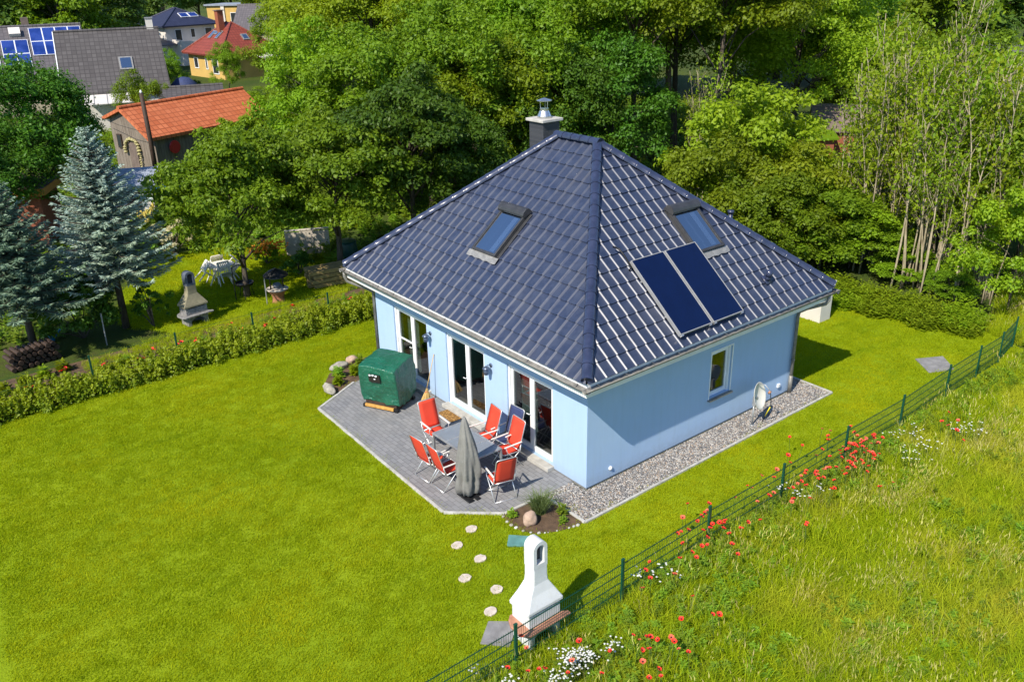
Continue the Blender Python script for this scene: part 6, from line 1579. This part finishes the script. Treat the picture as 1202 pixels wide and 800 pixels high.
for x0, x1 in ((1.9,2.7),(4.1,4.6),(6.2,7.1)): pane_box(hb_, I4, x0, x1, 2.9 if x1-x0 > .6 else 3.2, 4.2, .545)
m = MB(); m.box(.497,.549,2.0,2.7,3.0,4.1); w_ = m.build('window', M['white'], hb_); m = MB(); m.box(.49,.496,2.1,2.6,3.1,4.0); m.build('pane', M['darkwindow'], w_)
a_f = math.atan2(6.75-4.75, 3.65)
for x in (4.2,5.5):
    F = TR((x, 2.0, 4.75+2.0*math.tan(a_f)), a_f, 0, 0); m = MB(); m.box(-.6,.6,-.5,.5,.03,.1,F); p_ = m.build('solar_panel', M['white'], hb_); m = MB(); m.box(-.54,.54,-.44,.44,.101,.11,F); m.build('cells', M['pv'], p_)
m = MB(); m.box(1.0,5.6,-2.2,.0,-.05,2.2); m.box(1.0,1.2,-2.2,.0,2.2,3.1); m.box(1.2,5.6,-2.2,-2.05,2.2,2.95); m.build('balcony', M['house_white'], hb_)
m = MB(); m.add([(-2.2,-1.4,2.6),(.9,-1.4,2.6),(.9,3,3.5),(-2.2,3,3.5),(-2.2,-1.4,2.5),(.9,-1.4,2.5),(.9,3,3.4),(-2.2,3,3.4)], [(0,1,2,3),(4,7,6,5),(0,4,5,1),(1,5,6,2),(2,6,7,3),(3,7,4,0)]); m.build('porch_roof', M['roof_gray2'], hb_)
t = thing('yellow_flat_house', 'yellow flat-roofed house far behind the red pyramid roof', 'house', (49.0,138.0,0), R(-50)); m = MB(); m.box(-3.8,3.8,-3,3,-.05,5.9); m.build('wall', M['house_yellow'], t); m = MB(); m.box(-4.1,4.1,-3.3,3.3,5.902,6.15); m.build('roof', M['bluegrey'], t); m = MB(); m.box(-1.2,-.6,-3.2,-3.0,-.05,5.9); m.build('pilaster', M['house_white'], t)
for x in (.4,2.2): pane_box(t, I4, x, x+.9, 3.4, 4.8, -2.995)
t, _ = gable_house('beige_gabled_house', 'beige house with plain grey gable roof, right of the red pyramid roof', (38.6,103.2), (.75,-.66), 6.8, 4.0, 3.9, 7.0, M['roof_gray2'], M['house_beige'], .3)
m = MB(); m.box(3.1,3.12,-1.2,-.3,2.6,3.8); m.box(3.1,3.12,.6,1.5,2.6,3.8); m.build('window', M['darkwindow'], t)
# glimpses in the right hand thicket
t, _ = gable_house('brown_roofed_shed', 'shed with a low brown roof hidden behind the right thicket', (31.2,13.1), (.60,-.80), 4.2, 1.7, 3.0, 3.9, M['roof_brown'], M['brick'], .2, 'shed')
t = thing('mossy_lean_to', 'small lean-to with a mossy yellow green roof in the right thicket', 'shed', (28.6,13.4,-.03), R(-35)); m = MB(); m.box(-.7,.7,-.6,.6,0,2.6); m.build('wall', M['brick'], t); m = MB(); m.add([(-.85,-.8,2.6),(.85,-.8,2.6),(.85,.8,3.2),(-.85,.8,3.2),(-.85,-.8,2.68),(.85,-.8,2.68),(.85,.8,3.28),(-.85,.8,3.28)], [(0,3,2,1),(4,5,6,7),(0,1,5,4),(1,2,6,5),(2,3,7,6),(3,0,4,7)]); m.build('roof', M['leaf_yellow'], t)
t, _ = gable_house('long_barn', 'long low grey barn roof far behind the right thicket', (64.5,21.0), (.60,-.80), 16, 4.0, 2.2, 4.3, M['roof_gray2'], M['house_beige'], .4, 'barn')
# ------------------------------------------------------------------ camera, sky and sun
cam = bpy.data.cameras.new('camera'); co_ = bpy.data.objects.new('camera', cam); COL.objects.link(co_); scene.camera = co_
r_v, u_v, b_v = Vector((0.782197,-0.622683,-0.020816)), Vector((0.261985,0.298419,0.917775)), Vector((-0.565271,-0.723334,0.396556))
mw = Matrix((r_v, u_v, b_v)).transposed().to_4x4(); mw.translation = Vector((-11.64576,-12.27601,11.03326)); co_.matrix_world = mw
cam.sensor_width = 36; cam.sensor_fit = 'HORIZONTAL'; cam.lens = 36*1019.99/1202; cam.clip_start = .1; cam.clip_end = 2000
w = bpy.data.worlds.new('World'); scene.world = w; w.use_nodes = True; nt = w.node_tree
sky = nt.nodes.new('ShaderNodeTexSky'); sky.sky_type = 'NISHITA'; sky.sun_disc = False
sd_ = Vector((-.935,-.308,1.0)).normalized(); el = math.asin(sd_.z); az = math.atan2(sd_.x, sd_.y)
sky.sun_elevation = el; sky.sun_rotation = az; sky.air_density = 1.0; sky.dust_density = 0.1; sky.ozone_density = 6.0; sky.altitude = 50
bg = nt.nodes['Background']; nt.links.new(sky.outputs[0], bg.inputs[0]); bg.inputs[1].default_value = .14
su = bpy.data.lights.new('sun', 'SUN'); su.energy = 5.0; su.angle = R(.5); su.color = (1,.925,.80)
so_ = bpy.data.objects.new('sun', su); COL.objects.link(so_); so_.location = sd_*60; so_.rotation_euler = sd_.to_track_quat('Z','Y').to_euler()
vs_ = scene.view_settings; vs_.view_transform = 'Standard'; vs_.look = 'None'; vs_.exposure = .47; vs_.gamma = 1; vs_.use_curve_mapping = False
scene.render.engine = 'CYCLES'; cy_ = scene.cycles; cy_.max_bounces = 8; cy_.diffuse_bounces = 3; cy_.glossy_bounces = 3; cy_.transmission_bounces = 4; cy_.transparent_max_bounces = 12
cy_.use_denoising = True; cy_.caustics_reflective = False; cy_.caustics_refractive = False
